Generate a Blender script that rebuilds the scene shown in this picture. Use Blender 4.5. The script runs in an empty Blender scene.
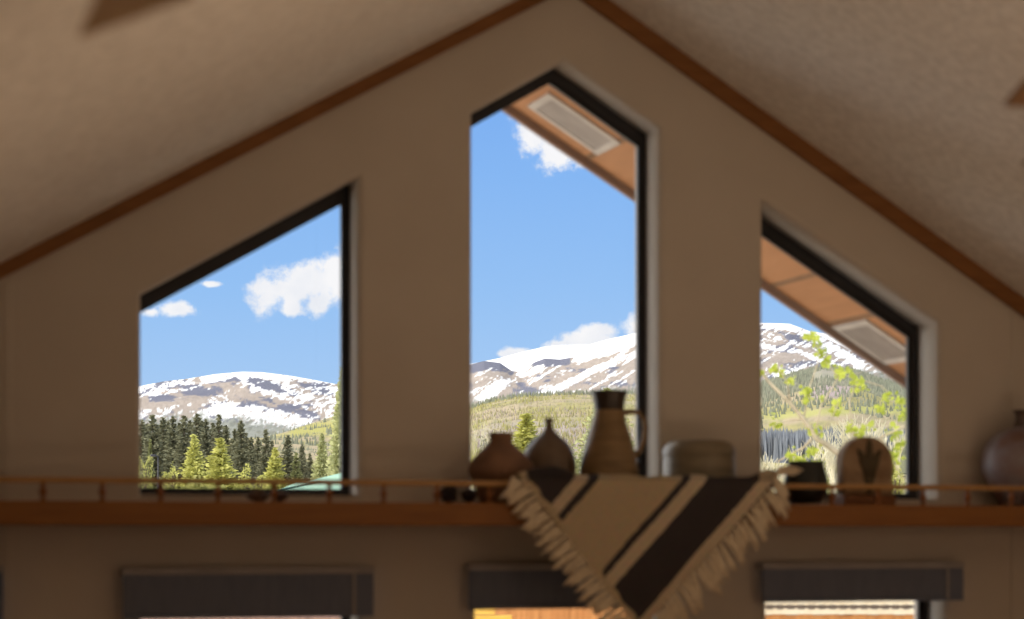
import bpy, bmesh, math, random
import numpy as np
from mathutils import Vector, Matrix

random.seed(7); np.random.seed(7)
sc = bpy.context.scene
col = sc.collection
PI = math.pi

# ------------------------------------------------------------------ camera model
F = 2000.0; CX = 512.0; HY = 535.0          # focal length in pixels, principal column, horizon row
TH = math.radians(18.43); D = 7.78; CZ = 1.9
ST, CT = math.sin(TH), math.cos(TH)
def ray(px, py):
    a = (px-CX)/F
    return ST + a*CT, CT - a*ST, (HY-py)/F
def at(px, py, Y=0.0):                       # point on the vertical plane y = Y
    dx, dy, dz = ray(px, py); t = (Y+D)/dy
    return Vector((t*dx, Y, CZ+t*dz))
def P(px, py, t):                            # point at depth t along the view axis
    dx, dy, dz = ray(px, py)
    return Vector((t*dx, -D+t*dy, CZ+t*dz))
def depth(px, Y):
    return (Y+D)/ray(px, 0)[1]
def Xat(px, Y=0.0): return at(px, HY, Y).x
def Zat(px, py, Y=0.0): return at(px, py, Y).z

# ------------------------------------------------------------------ materials
def srgb(r, g, b):
    f = lambda c: (c/255/12.92) if c/255 <= .04045 else ((c/255+.055)/1.055)**2.4
    return (f(r), f(g), f(b))
def newmat(name):
    m = bpy.data.materials.new(name); m.use_nodes = True
    nt = m.node_tree; b = nt.nodes['Principled BSDF']
    return m, nt, b
def mat(name, c, rough=.7, c2=None, scale=8., stretch=(1,1,1), bump=0., bscale=None, detail=4., spec=.3, metal=0., coat=0.):
    m, nt, b = newmat(name)
    b.inputs['Roughness'].default_value = rough
    b.inputs['Metallic'].default_value = metal
    b.inputs['Specular IOR Level'].default_value = spec
    if coat: b.inputs['Coat Weight'].default_value = coat
    if c2 is None: c2 = tuple(x*.85 for x in c)
    tc = nt.nodes.new('ShaderNodeTexCoord'); mp = nt.nodes.new('ShaderNodeMapping')
    mp.inputs['Scale'].default_value = stretch
    nt.links.new(tc.outputs['Object'], mp.inputs['Vector'])
    n = nt.nodes.new('ShaderNodeTexNoise'); n.inputs['Scale'].default_value = scale; n.inputs['Detail'].default_value = detail
    nt.links.new(mp.outputs['Vector'], n.inputs['Vector'])
    r = nt.nodes.new('ShaderNodeValToRGB')
    r.color_ramp.elements[0].position = .35; r.color_ramp.elements[0].color = (*c2, 1)
    r.color_ramp.elements[1].position = .65; r.color_ramp.elements[1].color = (*c, 1)
    nt.links.new(n.outputs['Fac'], r.inputs['Fac']); nt.links.new(r.outputs['Color'], b.inputs['Base Color'])
    if bump:
        n2 = nt.nodes.new('ShaderNodeTexNoise'); n2.inputs['Scale'].default_value = bscale or scale*4; n2.inputs['Detail'].default_value = 3
        nt.links.new(mp.outputs['Vector'], n2.inputs['Vector'])
        bp = nt.nodes.new('ShaderNodeBump'); bp.inputs['Strength'].default_value = bump; bp.inputs['Distance'].default_value = .02
        nt.links.new(n2.outputs['Fac'], bp.inputs['Height']); nt.links.new(bp.outputs['Normal'], b.inputs['Normal'])
    return m
def attrmat(name, rough=.9, attr='Col', noise=0., nscale=1.):
    m, nt, b = newmat(name)
    b.inputs['Roughness'].default_value = rough; b.inputs['Specular IOR Level'].default_value = .1
    a = nt.nodes.new('ShaderNodeAttribute'); a.attribute_name = attr
    nt.links.new(a.outputs['Color'], b.inputs['Base Color'])
    return m
def leafmat(name, c, c2, scale=1.2, trans=.25):
    m = mat(name, c, .75, c2, scale, spec=.15)
    nt = m.node_tree; b = nt.nodes['Principled BSDF']; out = nt.nodes['Material Output']
    r = [n for n in nt.nodes if n.type == 'VALTORGB'][0]
    t = nt.nodes.new('ShaderNodeBsdfTranslucent'); mx = nt.nodes.new('ShaderNodeMixShader'); mx.inputs[0].default_value = trans
    nt.links.new(r.outputs['Color'], t.inputs['Color'])
    nt.links.new(b.outputs[0], mx.inputs[1]); nt.links.new(t.outputs[0], mx.inputs[2]); nt.links.new(mx.outputs[0], out.inputs['Surface'])
    return m

M = {}
M['wall'] = mat('wall_plaster', (.67,.62,.55), .85, (.64,.59,.52), 3, bump=.12, bscale=90)
M['ceil'] = mat('textured_ceiling', (.90,.865,.81), .9, (.77,.735,.68), 26, bump=.5, bscale=60, detail=5)
M['trim'] = mat('stained_trim', (.30,.135,.045), .55, (.24,.105,.033), 5, (1,1,6))
M['shelf'] = mat('stained_pine', (.31,.125,.025), .5, (.25,.097,.018), 6, (.6,5,8), spec=.4)
M['rail'] = mat('honey_wood', (.52,.30,.11), .38, (.45,.245,.08), 6, (.6,5,5), spec=.5)
M['spindle'] = mat('turned_wood', (.30,.12,.04), .45, (.25,.095,.03), 8)
M['floor'] = mat('floor_boards', (.40,.25,.14), .5, (.32,.19,.10), 4, (1,8,1))
M['frame'] = mat('dark_frame', (.032,.034,.042), .45, (.026,.028,.035), 10, spec=.4)
M['sash'] = mat('black_sash', (.022,.023,.029), .4, spec=.4)
M['batten'] = mat('wall_batten', (.55,.46,.35), .8)
M['blind'] = mat('slate_blind', (.20,.23,.31), .9, (.175,.20,.275), 40, (1,1,.2))
M['headrail'] = mat('blind_headrail', (.46,.45,.46), .6)
M['soffit'] = mat('stained_soffit', (.53,.26,.12), .75, (.47,.23,.105), 5, (6,.6,1))
M['seam'] = mat('soffit_seam', (.30,.17,.09), .8)
M['fascia'] = mat('fascia_board', (.34,.25,.20), .8, (.28,.2,.16), 5)
M['ventw'] = mat('vent_frame', (.62,.56,.49), .6)
M['ventg'] = mat('vent_grille', (.42,.365,.32), .7)
M['roofing'] = mat('roofing', (.12,.12,.13), .9)
M['siding'] = mat('house_siding', (.35,.25,.17), .85)
M['fan'] = mat('fan_blade_wood', (.50,.32,.14), .55, (.42,.26,.11), 6, (6,1,1))
M['fandark'] = mat('dark_fan_blade', (.17,.085,.03), .55, (.13,.065,.022), 6, (6,1,1))
M['brass'] = mat('aged_brass', (.45,.30,.12), .35, metal=.9)
M['canopyw'] = mat('fan_motor', (.42,.30,.16), .4, metal=.5)

M['pot_brown'] = mat('brown_clay', (.30,.17,.105), .6, (.20,.115,.075), 9)
M['pot_dark'] = mat('dark_stoneware', (.20,.145,.10), .38, (.15,.105,.072), 12, spec=.5)
M['jug'] = mat('jug_glaze', (.31,.205,.095), .4, (.22,.145,.065), 8, (1,1,4), spec=.5)
M['jug_rim'] = mat('jug_dark_glaze', (.055,.04,.03), .3, (.04,.03,.025), 10, spec=.5)
M['crock'] = mat('crock_glaze', (.27,.225,.15), .35, (.21,.175,.115), 6, (1,1,10), spec=.5)
M['bowl'] = mat('black_glaze', (.03,.033,.03), .3, (.02,.024,.022), 8, spec=.5)
M['slab'] = mat('tan_stone', (.40,.285,.18), .7, (.30,.20,.12), 14, bump=.2)
M['motif'] = mat('dark_relief', (.11,.085,.05), .7)
M['slab_base'] = mat('slab_foot', (.28,.12,.05), .5)
M['urn'] = mat('urn_glaze', (.36,.35,.41), .4, (.22,.125,.10), 8, detail=5, spec=.5)
M['urn_neck'] = mat('urn_neck_glaze', (.14,.10,.085), .4, spec=.5)
M['urn_spot'] = mat('urn_cream_spot', (.60,.45,.26), .5)
M['lump'] = mat('weathered_root', (.06,.045,.045), .8, (.03,.025,.03), 20, bump=.5)
M['stone'] = mat('shelf_pebble', (.20,.13,.10), .8, (.12,.09,.08), 25)
M['fringe'] = mat('wool_fringe', (.85,.75,.58), .95, (.72,.62,.46), 60)

M['conD'] = leafmat('conifer_dark', (.23,.23,.14), (.125,.13,.08), .9, .1)
M['conM'] = leafmat('conifer_mid', (.26,.27,.11), (.15,.165,.07), .9, .15)
M['conL'] = leafmat('conifer_light', (.66,.65,.20), (.39,.395,.115), 1.1, .2)
M['conP'] = leafmat('conifer_pale', (.55,.56,.28), (.34,.36,.165), 1.1, .2)
M['bush'] = leafmat('bush_leaves', (.54,.53,.18), (.34,.35,.12), 1.4, .3)
M['greybush'] = leafmat('grey_brush', (.30,.31,.25), (.20,.21,.17), 1.4, .2)
M['bark'] = mat('conifer_bark', (.13,.10,.075), .9)
M['twig'] = mat('bare_twigs', (.70,.65,.47), .85)
M['aspbark'] = mat('aspen_bark', (.55,.47,.33), .8, (.40,.33,.22), 12)
M['aspleaf'] = leafmat('aspen_leaves', (.64,.69,.14), (.43,.50,.07), 5, .5)
M['forest'] = attrmat('far_forest')
M['terr'] = attrmat('terrain')
M['tealroof'] = mat('teal_metal_roof', (.36,.58,.42), .6, (.33,.54,.39), 2)
M['guard'] = mat('snow_guard', (.03,.09,.08), .6)
M['cabin'] = mat('cabin_wall', (.55,.52,.48), .8)
M['cedar'] = mat('cedar_boards', (.56,.255,.085), .7, (.44,.18,.055), 3, (9,9,.8))
M['pinkwood'] = mat('weathered_boards', (.38,.24,.19), .8, (.28,.18,.15), 3, (9,9,.8))
M['cream'] = mat('cream_rail', (.86,.75,.55), .7, (.8,.66,.45), 12)
M['drip'] = mat('drip_flashing', (.16,.12,.09), .7)
M['yellow'] = mat('fresh_lumber', (.80,.50,.10), .7, (.66,.38,.07), 5, (1,1,8))
M['metal'] = mat('lamp_post_metal', (.05,.05,.055), .5)

def glass_mat():
    m = bpy.data.materials.new('window_glass'); m.use_nodes = True; nt = m.node_tree
    nt.nodes.remove(nt.nodes['Principled BSDF'])
    tr = nt.nodes.new('ShaderNodeBsdfTransparent'); gl = nt.nodes.new('ShaderNodeBsdfGlossy'); gl.inputs['Roughness'].default_value = .02
    fr = nt.nodes.new('ShaderNodeFresnel'); fr.inputs['IOR'].default_value = 1.25
    mx = nt.nodes.new('ShaderNodeMixShader')
    nt.links.new(fr.outputs[0], mx.inputs[0]); nt.links.new(tr.outputs[0], mx.inputs[1]); nt.links.new(gl.outputs[0], mx.inputs[2])
    nt.links.new(mx.outputs[0], nt.nodes['Material Output'].inputs['Surface'])
    return m
M['glass'] = glass_mat()

# ------------------------------------------------------------------ object helpers
def link(name, me, m=None, parent=None, smooth=False):
    if m is not None:
        for x in (m if isinstance(m, (list, tuple)) else [m]): me.materials.append(x)
    if smooth: me.polygons.foreach_set('use_smooth', [True]*len(me.polygons))
    o = bpy.data.objects.new(name, me); col.objects.link(o)
    if parent is not None:
        o.parent = parent
        o.matrix_parent_inverse = Matrix.Translation(-parent.location) if parent.rotation_euler.z == 0 else parent.matrix_basis.inverted()
    return o
def obj(name, bm, m, parent=None, smooth=False):
    me = bpy.data.meshes.new(name); bmesh.ops.recalc_face_normals(bm, faces=bm.faces[:]); bm.to_mesh(me); bm.free()
    return link(name, me, m, parent, smooth)
def pyobj(name, vs, fs, m, parent=None, smooth=False):
    me = bpy.data.meshes.new(name); me.from_pydata([tuple(v) for v in vs], [], fs); me.update()
    return link(name, me, m, parent, smooth)
def tag(o, label=None, cat=None, group=None, kind=None):
    if label: o['label'] = label
    if cat: o['category'] = cat
    if group: o['group'] = group
    if kind: o['kind'] = kind
    return o
def thing(name, loc, label, cat, group=None):
    o = bpy.data.objects.new(name, None); col.objects.link(o); o.location = loc; o.empty_display_size = .1
    return tag(o, label, cat, group)
def box(bm, x0, x1, y0, y1, z0, z1, bev=0.):
    r = bmesh.ops.create_cube(bm, size=1)
    vs = r['verts']
    bmesh.ops.scale(bm, vec=(x1-x0, y1-y0, z1-z0), verts=vs)
    bmesh.ops.translate(bm, vec=((x0+x1)/2, (y0+y1)/2, (z0+z1)/2), verts=vs)
    if bev:
        es = list({e for v in vs for e in v.link_edges})
        bmesh.ops.bevel(bm, geom=es, offset=bev, segments=2, affect='EDGES', profile=.5)
def bx(name, x0, x1, y0, y1, z0, z1, m, parent=None, bev=0.):
    bm = bmesh.new(); box(bm, x0, x1, y0, y1, z0, z1, bev); return obj(name, bm, m, parent)
def tube(bm, pts, rad, n=8, cap=True):
    rings = []
    pts = [Vector(p) for p in pts]
    up = None
    for i, p in enumerate(pts):
        d = (pts[min(i+1, len(pts)-1)]-pts[max(i-1, 0)]).normalized()
        if up is None: up = d.orthogonal().normalized()
        s = d.cross(up)
        if s.length < 1e-6: s = d.orthogonal()
        s.normalize(); up = s.cross(d).normalized()
        r = rad[i] if isinstance(rad, (list, tuple)) else rad
        rings.append([bm.verts.new(p + (s*math.cos(2*PI*k/n)+up*math.sin(2*PI*k/n))*r) for k in range(n)])
    for a, b in zip(rings, rings[1:]):
        for k in range(n): bm.faces.new((a[k], a[(k+1) % n], b[(k+1) % n], b[k]))
    if cap:
        bm.faces.new(rings[0][::-1]); bm.faces.new(rings[-1])
def lathe(bm, prof, cx, cy, n=40, close=True):
    rings = []
    for r, z in prof:
        rings.append([bm.verts.new((cx+r*math.cos(2*PI*k/n), cy+r*math.sin(2*PI*k/n), z)) for k in range(n)])
    for a, b in zip(rings, rings[1:]):
        for k in range(n): bm.faces.new((a[k], a[(k+1) % n], b[(k+1) % n], b[k]))
    if close:
        bm.faces.new(rings[0][::-1]); bm.faces.new(rings[-1])
def smoothprof(pts, n=5):                      # Catmull-Rom through (r, z) points
    out = []
    for i in range(len(pts)-1):
        p0 = pts[max(i-1, 0)]; p1 = pts[i]; p2 = pts[i+1]; p3 = pts[min(i+2, len(pts)-1)]
        for k in range(n):
            t = k/n
            out.append(tuple(.5*((2*p1[j]) + (-p0[j]+p2[j])*t + (2*p0[j]-5*p1[j]+4*p2[j]-p3[j])*t*t + (-p0[j]+3*p1[j]-3*p2[j]+p3[j])*t**3) for j in (0, 1)))
    out.append(pts[-1]); return out
def poly_prism(name, loops, y0, y1, m, parent=None, bev=0., seg=3):
    """extruded outline in the XZ plane, the loops after the first being holes"""
    cu = bpy.data.curves.new(name+'_outline', 'CURVE'); cu.dimensions = '2D'; cu.fill_mode = 'BOTH'; cu.extrude = abs(y1-y0)/2
    for lp in loops:
        s = cu.splines.new('POLY'); s.points.add(len(lp)-1); s.use_cyclic_u = True
        for q, (x, z) in zip(s.points, lp): q.co = (x, z, 0, 1)
    tmp = bpy.data.objects.new('outline', cu); col.objects.link(tmp)
    me = bpy.data.meshes.new_from_object(tmp.evaluated_get(bpy.context.evaluated_depsgraph_get()))
    bpy.data.objects.remove(tmp); bpy.data.curves.remove(cu)
    me.materials.clear()
    me.transform(Matrix.Rotation(PI/2, 4, 'X')); me.transform(Matrix.Translation((0, (y0+y1)/2, 0)))
    bm = bmesh.new(); bm.from_mesh(me); bpy.data.meshes.remove(me)
    bmesh.ops.remove_doubles(bm, verts=bm.verts[:], dist=1e-5)
    if bev:
        bmesh.ops.dissolve_limit(bm, angle_limit=.02, verts=bm.verts[:], edges=bm.edges[:])
        es = [e for e in bm.edges if len(e.link_faces) == 2 and e.calc_face_angle(0) > .3 and abs(e.verts[0].co.y-y0) < 1e-4 and abs(e.verts[1].co.y-y0) < 1e-4]
        bmesh.ops.bevel(bm, geom=es, offset=bev, segments=seg, affect='EDGES', profile=.5, clamp_overlap=True)
        bmesh.ops.triangulate(bm, faces=[f for f in bm.faces if len(f.verts) > 4])
    return obj(name, bm, m, parent)
def inset(lp, w):
    """inset a convex outline; w = one width per edge i (from point i to point i+1); anticlockwise"""
    n = len(lp); L = []
    for i in range(n):
        a = Vector(lp[i]); b = Vector(lp[(i+1) % n]); d = (b-a).normalized(); nn = Vector((-d.y, d.x))
        L.append((a+nn*w[i], d))
    out = []
    for i in range(n):
        p, d = L[i-1]; q, e = L[i]
        den = d.x*e.y-d.y*e.x
        t = ((q-p).x*e.y-(q-p).y*e.x)/den
        out.append(tuple(p+d*t))
    return out

# ================================================================== THE ROOM
XR = Xat(569); 
RT = at(569, -26)                              # ridge, ceiling line on the wall
zl = at(0, 264); zr = at(1024, 301)
ML = (RT.z-zl.z)/(RT.x-zl.x); MR = (RT.z-zr.z)/(zr.x-RT.x)
SL = (ML+MR)/2
XL, XRT = -0.9, XR*2+0.9
YB = -10.2
def ceilz(x): return RT.z - (ML if x < XR else MR)*abs(x-XR)
ZEL, ZER = ceilz(XL), ceilz(XRT)

def W(px, py): p = at(px, py); return (p.x, p.z)
def O(pts): return [W(*p) for p in pts]
sz = Zat(560, 498)
def fixsill(lp, z): return [(x, z if i < 2 else q) for i, (x, q) in enumerate(lp)]
# outlines run anticlockwise starting with the sill; vertical jambs
x1, x2 = Xat(141), Xat(359); x3, x4 = Xat(472.5), Xat(660); x5, x6 = Xat(763), Xat(939)
up1 = [(x1, sz), (x2, sz), (x2, Zat(359, 177)), (x1, Zat(141, 293.5))]
up2 = [(x3, sz), (x4, sz), (x4, Zat(660, 127.5)), (Xat(566), Zat(566, 60)), (x3, Zat(472.5, 112))]
up3 = [(x5, sz), (x6, sz), (x6, Zat(939, 323)), (x5, Zat(763, 199.5))]
zh, zs = Zat(560, 577), .72
lo0x = (Xat(-330), Xat(-18))
lows = [[(a, zs), (b, zs), (b, zh), (a, zh)] for a, b in (lo0x, (x1, x2), (Xat(476), x4), (Xat(767), Xat(946)))]
TW = .28
wall = poly_prism('wall_front', [[(XL, -.1), (XRT, -.1), (XRT, ZER), (XR, RT.z), (XL, ZEL)], up1, up2, up3]+lows, 0, TW, M['wall'], bev=.022)
tag(wall, kind='structure')

def window(name, lp, w, w2, yf=.155):
    o = poly_prism(name, [lp, inset(lp, w)], yf, yf+.07, M['frame']); tag(o, kind='structure')
    i1 = inset(lp, w)
    poly_prism('sash', [i1, inset(i1, w2)], yf+.02, yf+.055, M['sash'], o)
    i2 = inset(i1, [q*.6 for q in w2])
    poly_prism('pane', [i2], yf+.034, yf+.040, M['glass'], o)
    return o
window('window_1', up1, [.030, .020, .050, .006], [.006, .006, .008, .003], .16)
window('window_2', up2, [.030, .018, .036, .038, .006], [.006, .006, .016, .008, .003], .155)
window('window_3', up3, [.030, .022, .036, .006], [.006, .008, .016, .003], .185)
for i, lp in enumerate(lows):
    window('window_%d' % (i+4), lp, [.04, .02, .04, .008], [.008, .006, .008, .003])
# slim white sill boards in the upper windows
for i, lp in enumerate((up1, up2, up3)):
    s = bx('trim_%d' % (i+1), lp[0][0], lp[1][0], 0.0, .154, sz-.004, sz+.004, M['wall']); tag(s, kind='structure')

def ceiling(name, xa, za, xb, zb, y0, y1, th, m):
    vs = [(xa, y0, za), (xb, y0, zb), (xb, y1, zb), (xa, y1, za), (xa, y0, za+th), (xb, y0, zb+th), (xb, y1, zb+th), (xa, y1, za+th)]
    fs = [(0, 1, 2, 3), (7, 6, 5, 4), (0, 4, 5, 1), (1, 5, 6, 2), (2, 6, 7, 3), (3, 7, 4, 0)]
    o = pyobj(name, vs, fs, m); tag(o, kind='structure'); return o
ceiling('ceiling_left', XL, ZEL, XR, RT.z, YB, 0, .06, M['ceil'])
ceiling('ceiling_right', XR, RT.z, XRT, ZER, YB, 0, .06, M['ceil'])
tag(bx('wall_left', XL-.15, XL, YB, 0, -.1, ZEL+.03, M['wall']), kind='structure')
tag(bx('wall_right', XRT, XRT+.15, YB, 0, -.1, ZER+.03, M['wall']), kind='structure')
tag(poly_prism('wall_back', [[(XL, -.1), (XRT, -.1), (XRT, ZER), (XR, RT.z), (XL, ZEL)]], YB-.15, YB, M['wall']), kind='structure')
tag(bx('floor', XL, XRT, YB, 0, -.1, 0, M['floor']), kind='structure')
tag(bx('baseboard_front', XL, XRT, -.018, 0, 0, .11, M['trim'], bev=.004), kind='structure')

# sloped trim boards where wall and ceiling meet
def rake(name, xa, za, xb, zb, w):
    d = Vector((xb-xa, zb-za)).normalized(); c = 1/abs(d.x)
    lp = [(xa, za-w*c), (xb, zb-w*c), (xb, zb), (xa, za)]
    o = poly_prism(name, [lp], -.03, 0, M['trim']); tag(o, kind='structure'); return o
rake('trim_4', XL, ZEL, XR, RT.z, .052)
rake('trim_5', XR, RT.z, XRT, ZER, .066)
# battens over the wall panel seams
for i, (px, zt) in enumerate(((8, None), (1014, None))):
    x = Xat(px)
    tag(bx('trim_%d' % (6+i), x-.016, x+.016, -.006, 0, .11, ceilz(x)-.085, M['wall'], bev=.002), kind='structure')

# roof, eave soffits and fascia
SO = .10                                        # the soffits hang a little below the ceiling line
def soff_hit(px, py):
    dx, dy, dz = ray(px, py)
    # CZ + t dz = RT.z - SO - MR (t dx - XR)
    t = (RT.z-SO+MR*XR-CZ)/(dz+MR*dx)
    return Vector((t*dx, -D+t*dy, CZ+t*dz))
h1, h2 = soff_hit(830, 339), soff_hit(585, 153)
print('soffit edge', h1, h2)
YE = (h1.y+h2.y)/2-.06
def slab(name, xa, xb, m, y0, y1, off, th, kind='structure', parent=None):
    za, zb = ceilz(xa+1e-6)+off, ceilz(xb-1e-6)+off
    vs = [(xa, y0, za), (xb, y0, zb), (xb, y1, zb), (xa, y1, za), (xa, y0, za+th), (xb, y0, zb+th), (xb, y1, zb+th), (xa, y1, za+th)]
    o = pyobj(name, vs, [(0, 1, 2, 3), (7, 6, 5, 4), (0, 4, 5, 1), (1, 5, 6, 2), (2, 6, 7, 3), (3, 7, 4, 0)], m, parent)
    if kind: tag(o, kind=kind)
    return o
for nm, xa, xb in (('left', XL-.6, XR), ('right', XR, XRT+.6)):
    slab('roof_'+nm, xa, xb, M['roofing'], YB-.4, YE+.03, .10, .08)
    s = slab('trim_soffit_'+nm, xa, xb, M['soffit'], TW, YE, -SO, .03)
    slab('trim_fascia_'+nm, xa, xb, M['fascia'], YE, YE+.03, -SO-.045, .24)
    sx0, sx1 = soff_hit(588, 157).x, soff_hit(765, 287).x
    step = soff_hit(817, 326).x-sx1
    xs = [sx0, sx1]+[sx1+step*k for k in range(1, 5)] if nm == 'right' else [XR-.5-.9*k for k in range(5)]
    for xx in xs:
        if xa+.1 < xx < xb-.1:
            slab('seam_strip', xx-.011, xx+.011, M['seam'], TW, YE, -SO-.006, .006, None, s)
# vents let into the right-hand soffit
def vent(x, y, sx, sy, label):
    root = thing('soffit_vent', (x, y, ceilz(x)-SO), label, 'vent', 'vents in the eave soffit')
    a = math.atan(MR)
    def place(o):
        o.parent = root; o.matrix_parent_inverse = Matrix.Identity(4)
    bm = bmesh.new(); t = .012
    for (u0, u1, v0, v1) in ((-sx, sx, -sy, -sy+.035), (-sx, sx, sy-.035, sy), (-sx, -sx+.035, -sy+.035, sy-.035), (sx-.035, sx, -sy+.035, sy-.035)):
        box(bm, u0, u1, v0, v1, -t, 0)
    place(obj('frame', bm, M['ventw']))
    bm = bmesh.new(); n = 9
    for k in range(n):
        v = -sy+.035+(2*sy-.07)*(k+.5)/n
        box(bm, -sx+.035, sx-.035, v-.012, v+.012, -.008, -.001)
    place(obj('grille', bm, M['ventg']))
    root.rotation_euler = (0, a, 0)
va = [soff_hit(*q) for q in ((838, 329), (861, 319), (899, 348), (879, 368))]
vb = [soff_hit(*q) for q in ((541, 97), (612, 141), (592, 153), (530, 108))]
print('vent', va, vb)
vent(sum(v.x for v in va)/4+.01, 1.25, .18, .18, 'pale soffit vent low on the eave in the right window')
vent(3.29, 1.15, .21, .15, 'long pale soffit vent under the eave at the top of the tall middle window')

# ================================================================== SHELF, RAIL, BLINDS
YS = -.40
ZS = at(512, 503, YS).z; ZSB = at(512, 525.5, YS).z
sh = thing('shelf', (XR, 0, ZS), 'long orange stained wooden plant shelf running across the gable wall', 'shelf')
bx('board', XL, XRT, YS+.02, 0, ZS-.022, ZS, M['shelf'], sh)
bx('front_edge', XL, XRT, YS, YS+.02, ZSB, ZS, M['shelf'], sh, bev=.005)
bx('cleat', XL, XRT, -.025, 0, ZSB, ZS-.022, M['shelf'], sh)

YRL = -.37
zr0, zr1 = at(512, 486.6, YRL).z, at(512, 481.1, YRL).z
rl = thing('gallery_rail', (XR, YRL, ZS), 'low wooden gallery rail with turned posts along the shelf front', 'rail')
bm = bmesh.new(); box(bm, XL, XRT, YRL-.012, YRL+.012, zr0, zr1, .005); obj('top_rail', bm, M['rail'], rl, True)
pxs0, pxs1 = Xat(43, YRL), Xat(1011, YRL)
gap0 = Xat(102, YRL)-pxs0
n = round((pxs1-pxs0)/gap0); gap = (pxs1-pxs0)/n
print('posts', n, gap0, gap)
hh = zr0-ZS
prof = [(.011, 0), (.011, .1), (.007, .2), (.0135, .42), (.015, .5), (.0135, .58), (.007, .8), (.010, .92), (.010, 1.02)]
bm = bmesh.new(); lathe(bm, [(r, ZS+q*hh) for r, q in smoothprof(prof, 3)], 0, YRL, 14)
spm = bpy.data.meshes.new('spindle'); bmesh.ops.recalc_face_normals(bm, faces=bm.faces[:]); bm.to_mesh(spm); bm.free()
spm.polygons.foreach_set('use_smooth', [True]*len(spm.polygons)); spm.materials.append(M['spindle'])
for k in range(-7, n+9):
    x = pxs0+gap*k
    if XL+.05 < x < XRT-.05:
        o = bpy.data.objects.new('spindle', spm); col.objects.link(o); o.parent = rl
        o.location = (x-rl.location.x, -rl.location.y, -rl.location.z)

def blind(x0, x1, zt, zb, label, cap=True):
    b = thing('roller_blind', ((x0+x1)/2, 0, zb), label, 'blind', 'grey roller blinds raised over the lower windows')
    hz = .026
    bx('headrail', x0, x1, -.075, 0, zt-hz, zt, M['headrail'], b, .005)
    bm = bmesh.new()                             # rolled fabric above, short apron below
    nx = 40; rows = []
    for j in range(9):
        t = j/8; rows.append([bm.verts.new((x0+.004+(x1-x0-.008)*i/nx, -.068-.004*math.sin(t*PI), zt-hz-(zt-hz-zb-.012)*t)) for i in range(nx+1)])
    back = [[bm.verts.new((v.co.x, v.co.y+.012, v.co.z)) for v in r] for r in rows]
    for A, s in ((rows, 1), (back, -1)):
        for j in range(8):
            for i in range(nx): bm.faces.new((A[j][i], A[j+1][i], A[j+1][i+1], A[j][i+1])[::s])
    for i in range(nx):
        bm.faces.new((rows[8][i], back[8][i], back[8][i+1], rows[8][i+1])); bm.faces.new((rows[0][i], rows[0][i+1], back[0][i+1], back[0][i]))
    for j in range(8):
        bm.faces.new((rows[j][0], back[j][0], back[j+1][0], rows[j+1][0])); bm.faces.new((rows[j][nx], rows[j+1][nx], back[j+1][nx], back[j][nx]))
    obj('fabric', bm, M['blind'], b)
    bx('bottom_bar', x0+.004, x1-.004, -.076, -.052, zb-.006, zb+.012, M['blind'], b, .004)
    if cap:
        xx = x1-.085
        bx('tape', xx-.006, xx+.006, -.079, -.072, zb, zt-hz, M['headrail'], b, .002)
def bl(px0, px1, y0, y1, label):
    p = (px0+px1)/2
    blind(Xat(px0, -.06), Xat(px1, -.06), Zat(p, y0, -.06), Zat(p, y1, -.06), label)
bl(-330, 4, 566, 621, 'grey roller blind cut off at the far left edge of the photo')
bl(122, 374, 567.5, 616.2, 'wide grey roller blind under the left window, lowest of the three')
bl(468, 668, 563.5, 607, 'grey roller blind partly hidden behind the hanging striped rug')
bl(761, 963, 562.5, 600, 'grey roller blind to the right of the rug, above a sunlit orange strip')

# ================================================================== POTTERY
YP = -.15
def pot_prof(px, pts, Y=YP):
    t = depth(px, Y); k = t/F
    return [(max(r*k, .0008), max(CZ+k*(HY-y), ZS)) for r, y in pts]
def pot(name, px, pts, m, label, cat, Y=YP, n=5, parts=None, inner=None):
    c = at(px, HY, Y)
    r = thing(name, (c.x, Y, ZS), label, cat)
    pr = smoothprof(pot_prof(px, pts, Y), n)
    bm = bmesh.new(); lathe(bm, pr, c.x, Y, 48)
    obj('body', bm, m, r, True)
    return r, c
# squat brown pot: an open lip, drawn inward
r, c = pot('squat_pot', 501, [(20, 503.5), (23, 497), (27, 486), (31.5, 476), (33, 469), (30.5, 462), (23, 453), (15, 446), (11.5, 441), (12, 436), (13, 433), (11, 433.4), (9, 438), (9, 446)], M['pot_brown'], 'squat brown clay pot with short flared neck behind the rail', 'pot', -.19)
bm = bmesh.new(); k = depth(501, YP)/F
tube(bm, [at(513, 457, -.19-.085), at(509.5, 463, -.19-.108), at(504.5, 471, -.19-.128), at(502, 477, -.19-.126)], [.006, .008, .008, .005], 8); obj('clay_strap', bm, M['pot_brown'], r, True)
# round bottle
r, c = pot('bottle_vase', 549, [(17, 503.5), (21, 497), (25.5, 484), (27.5, 470), (26.5, 459), (23, 449), (17, 441), (9, 434), (4.6, 429), (3.8, 425), (4.2, 421), (5.6, 418.5), (4, 418.2), (2.6, 421), (2.4, 430)], M['pot_dark'], 'round dark bottle vase with a tiny narrow neck', 'vase', -.075)
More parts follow.
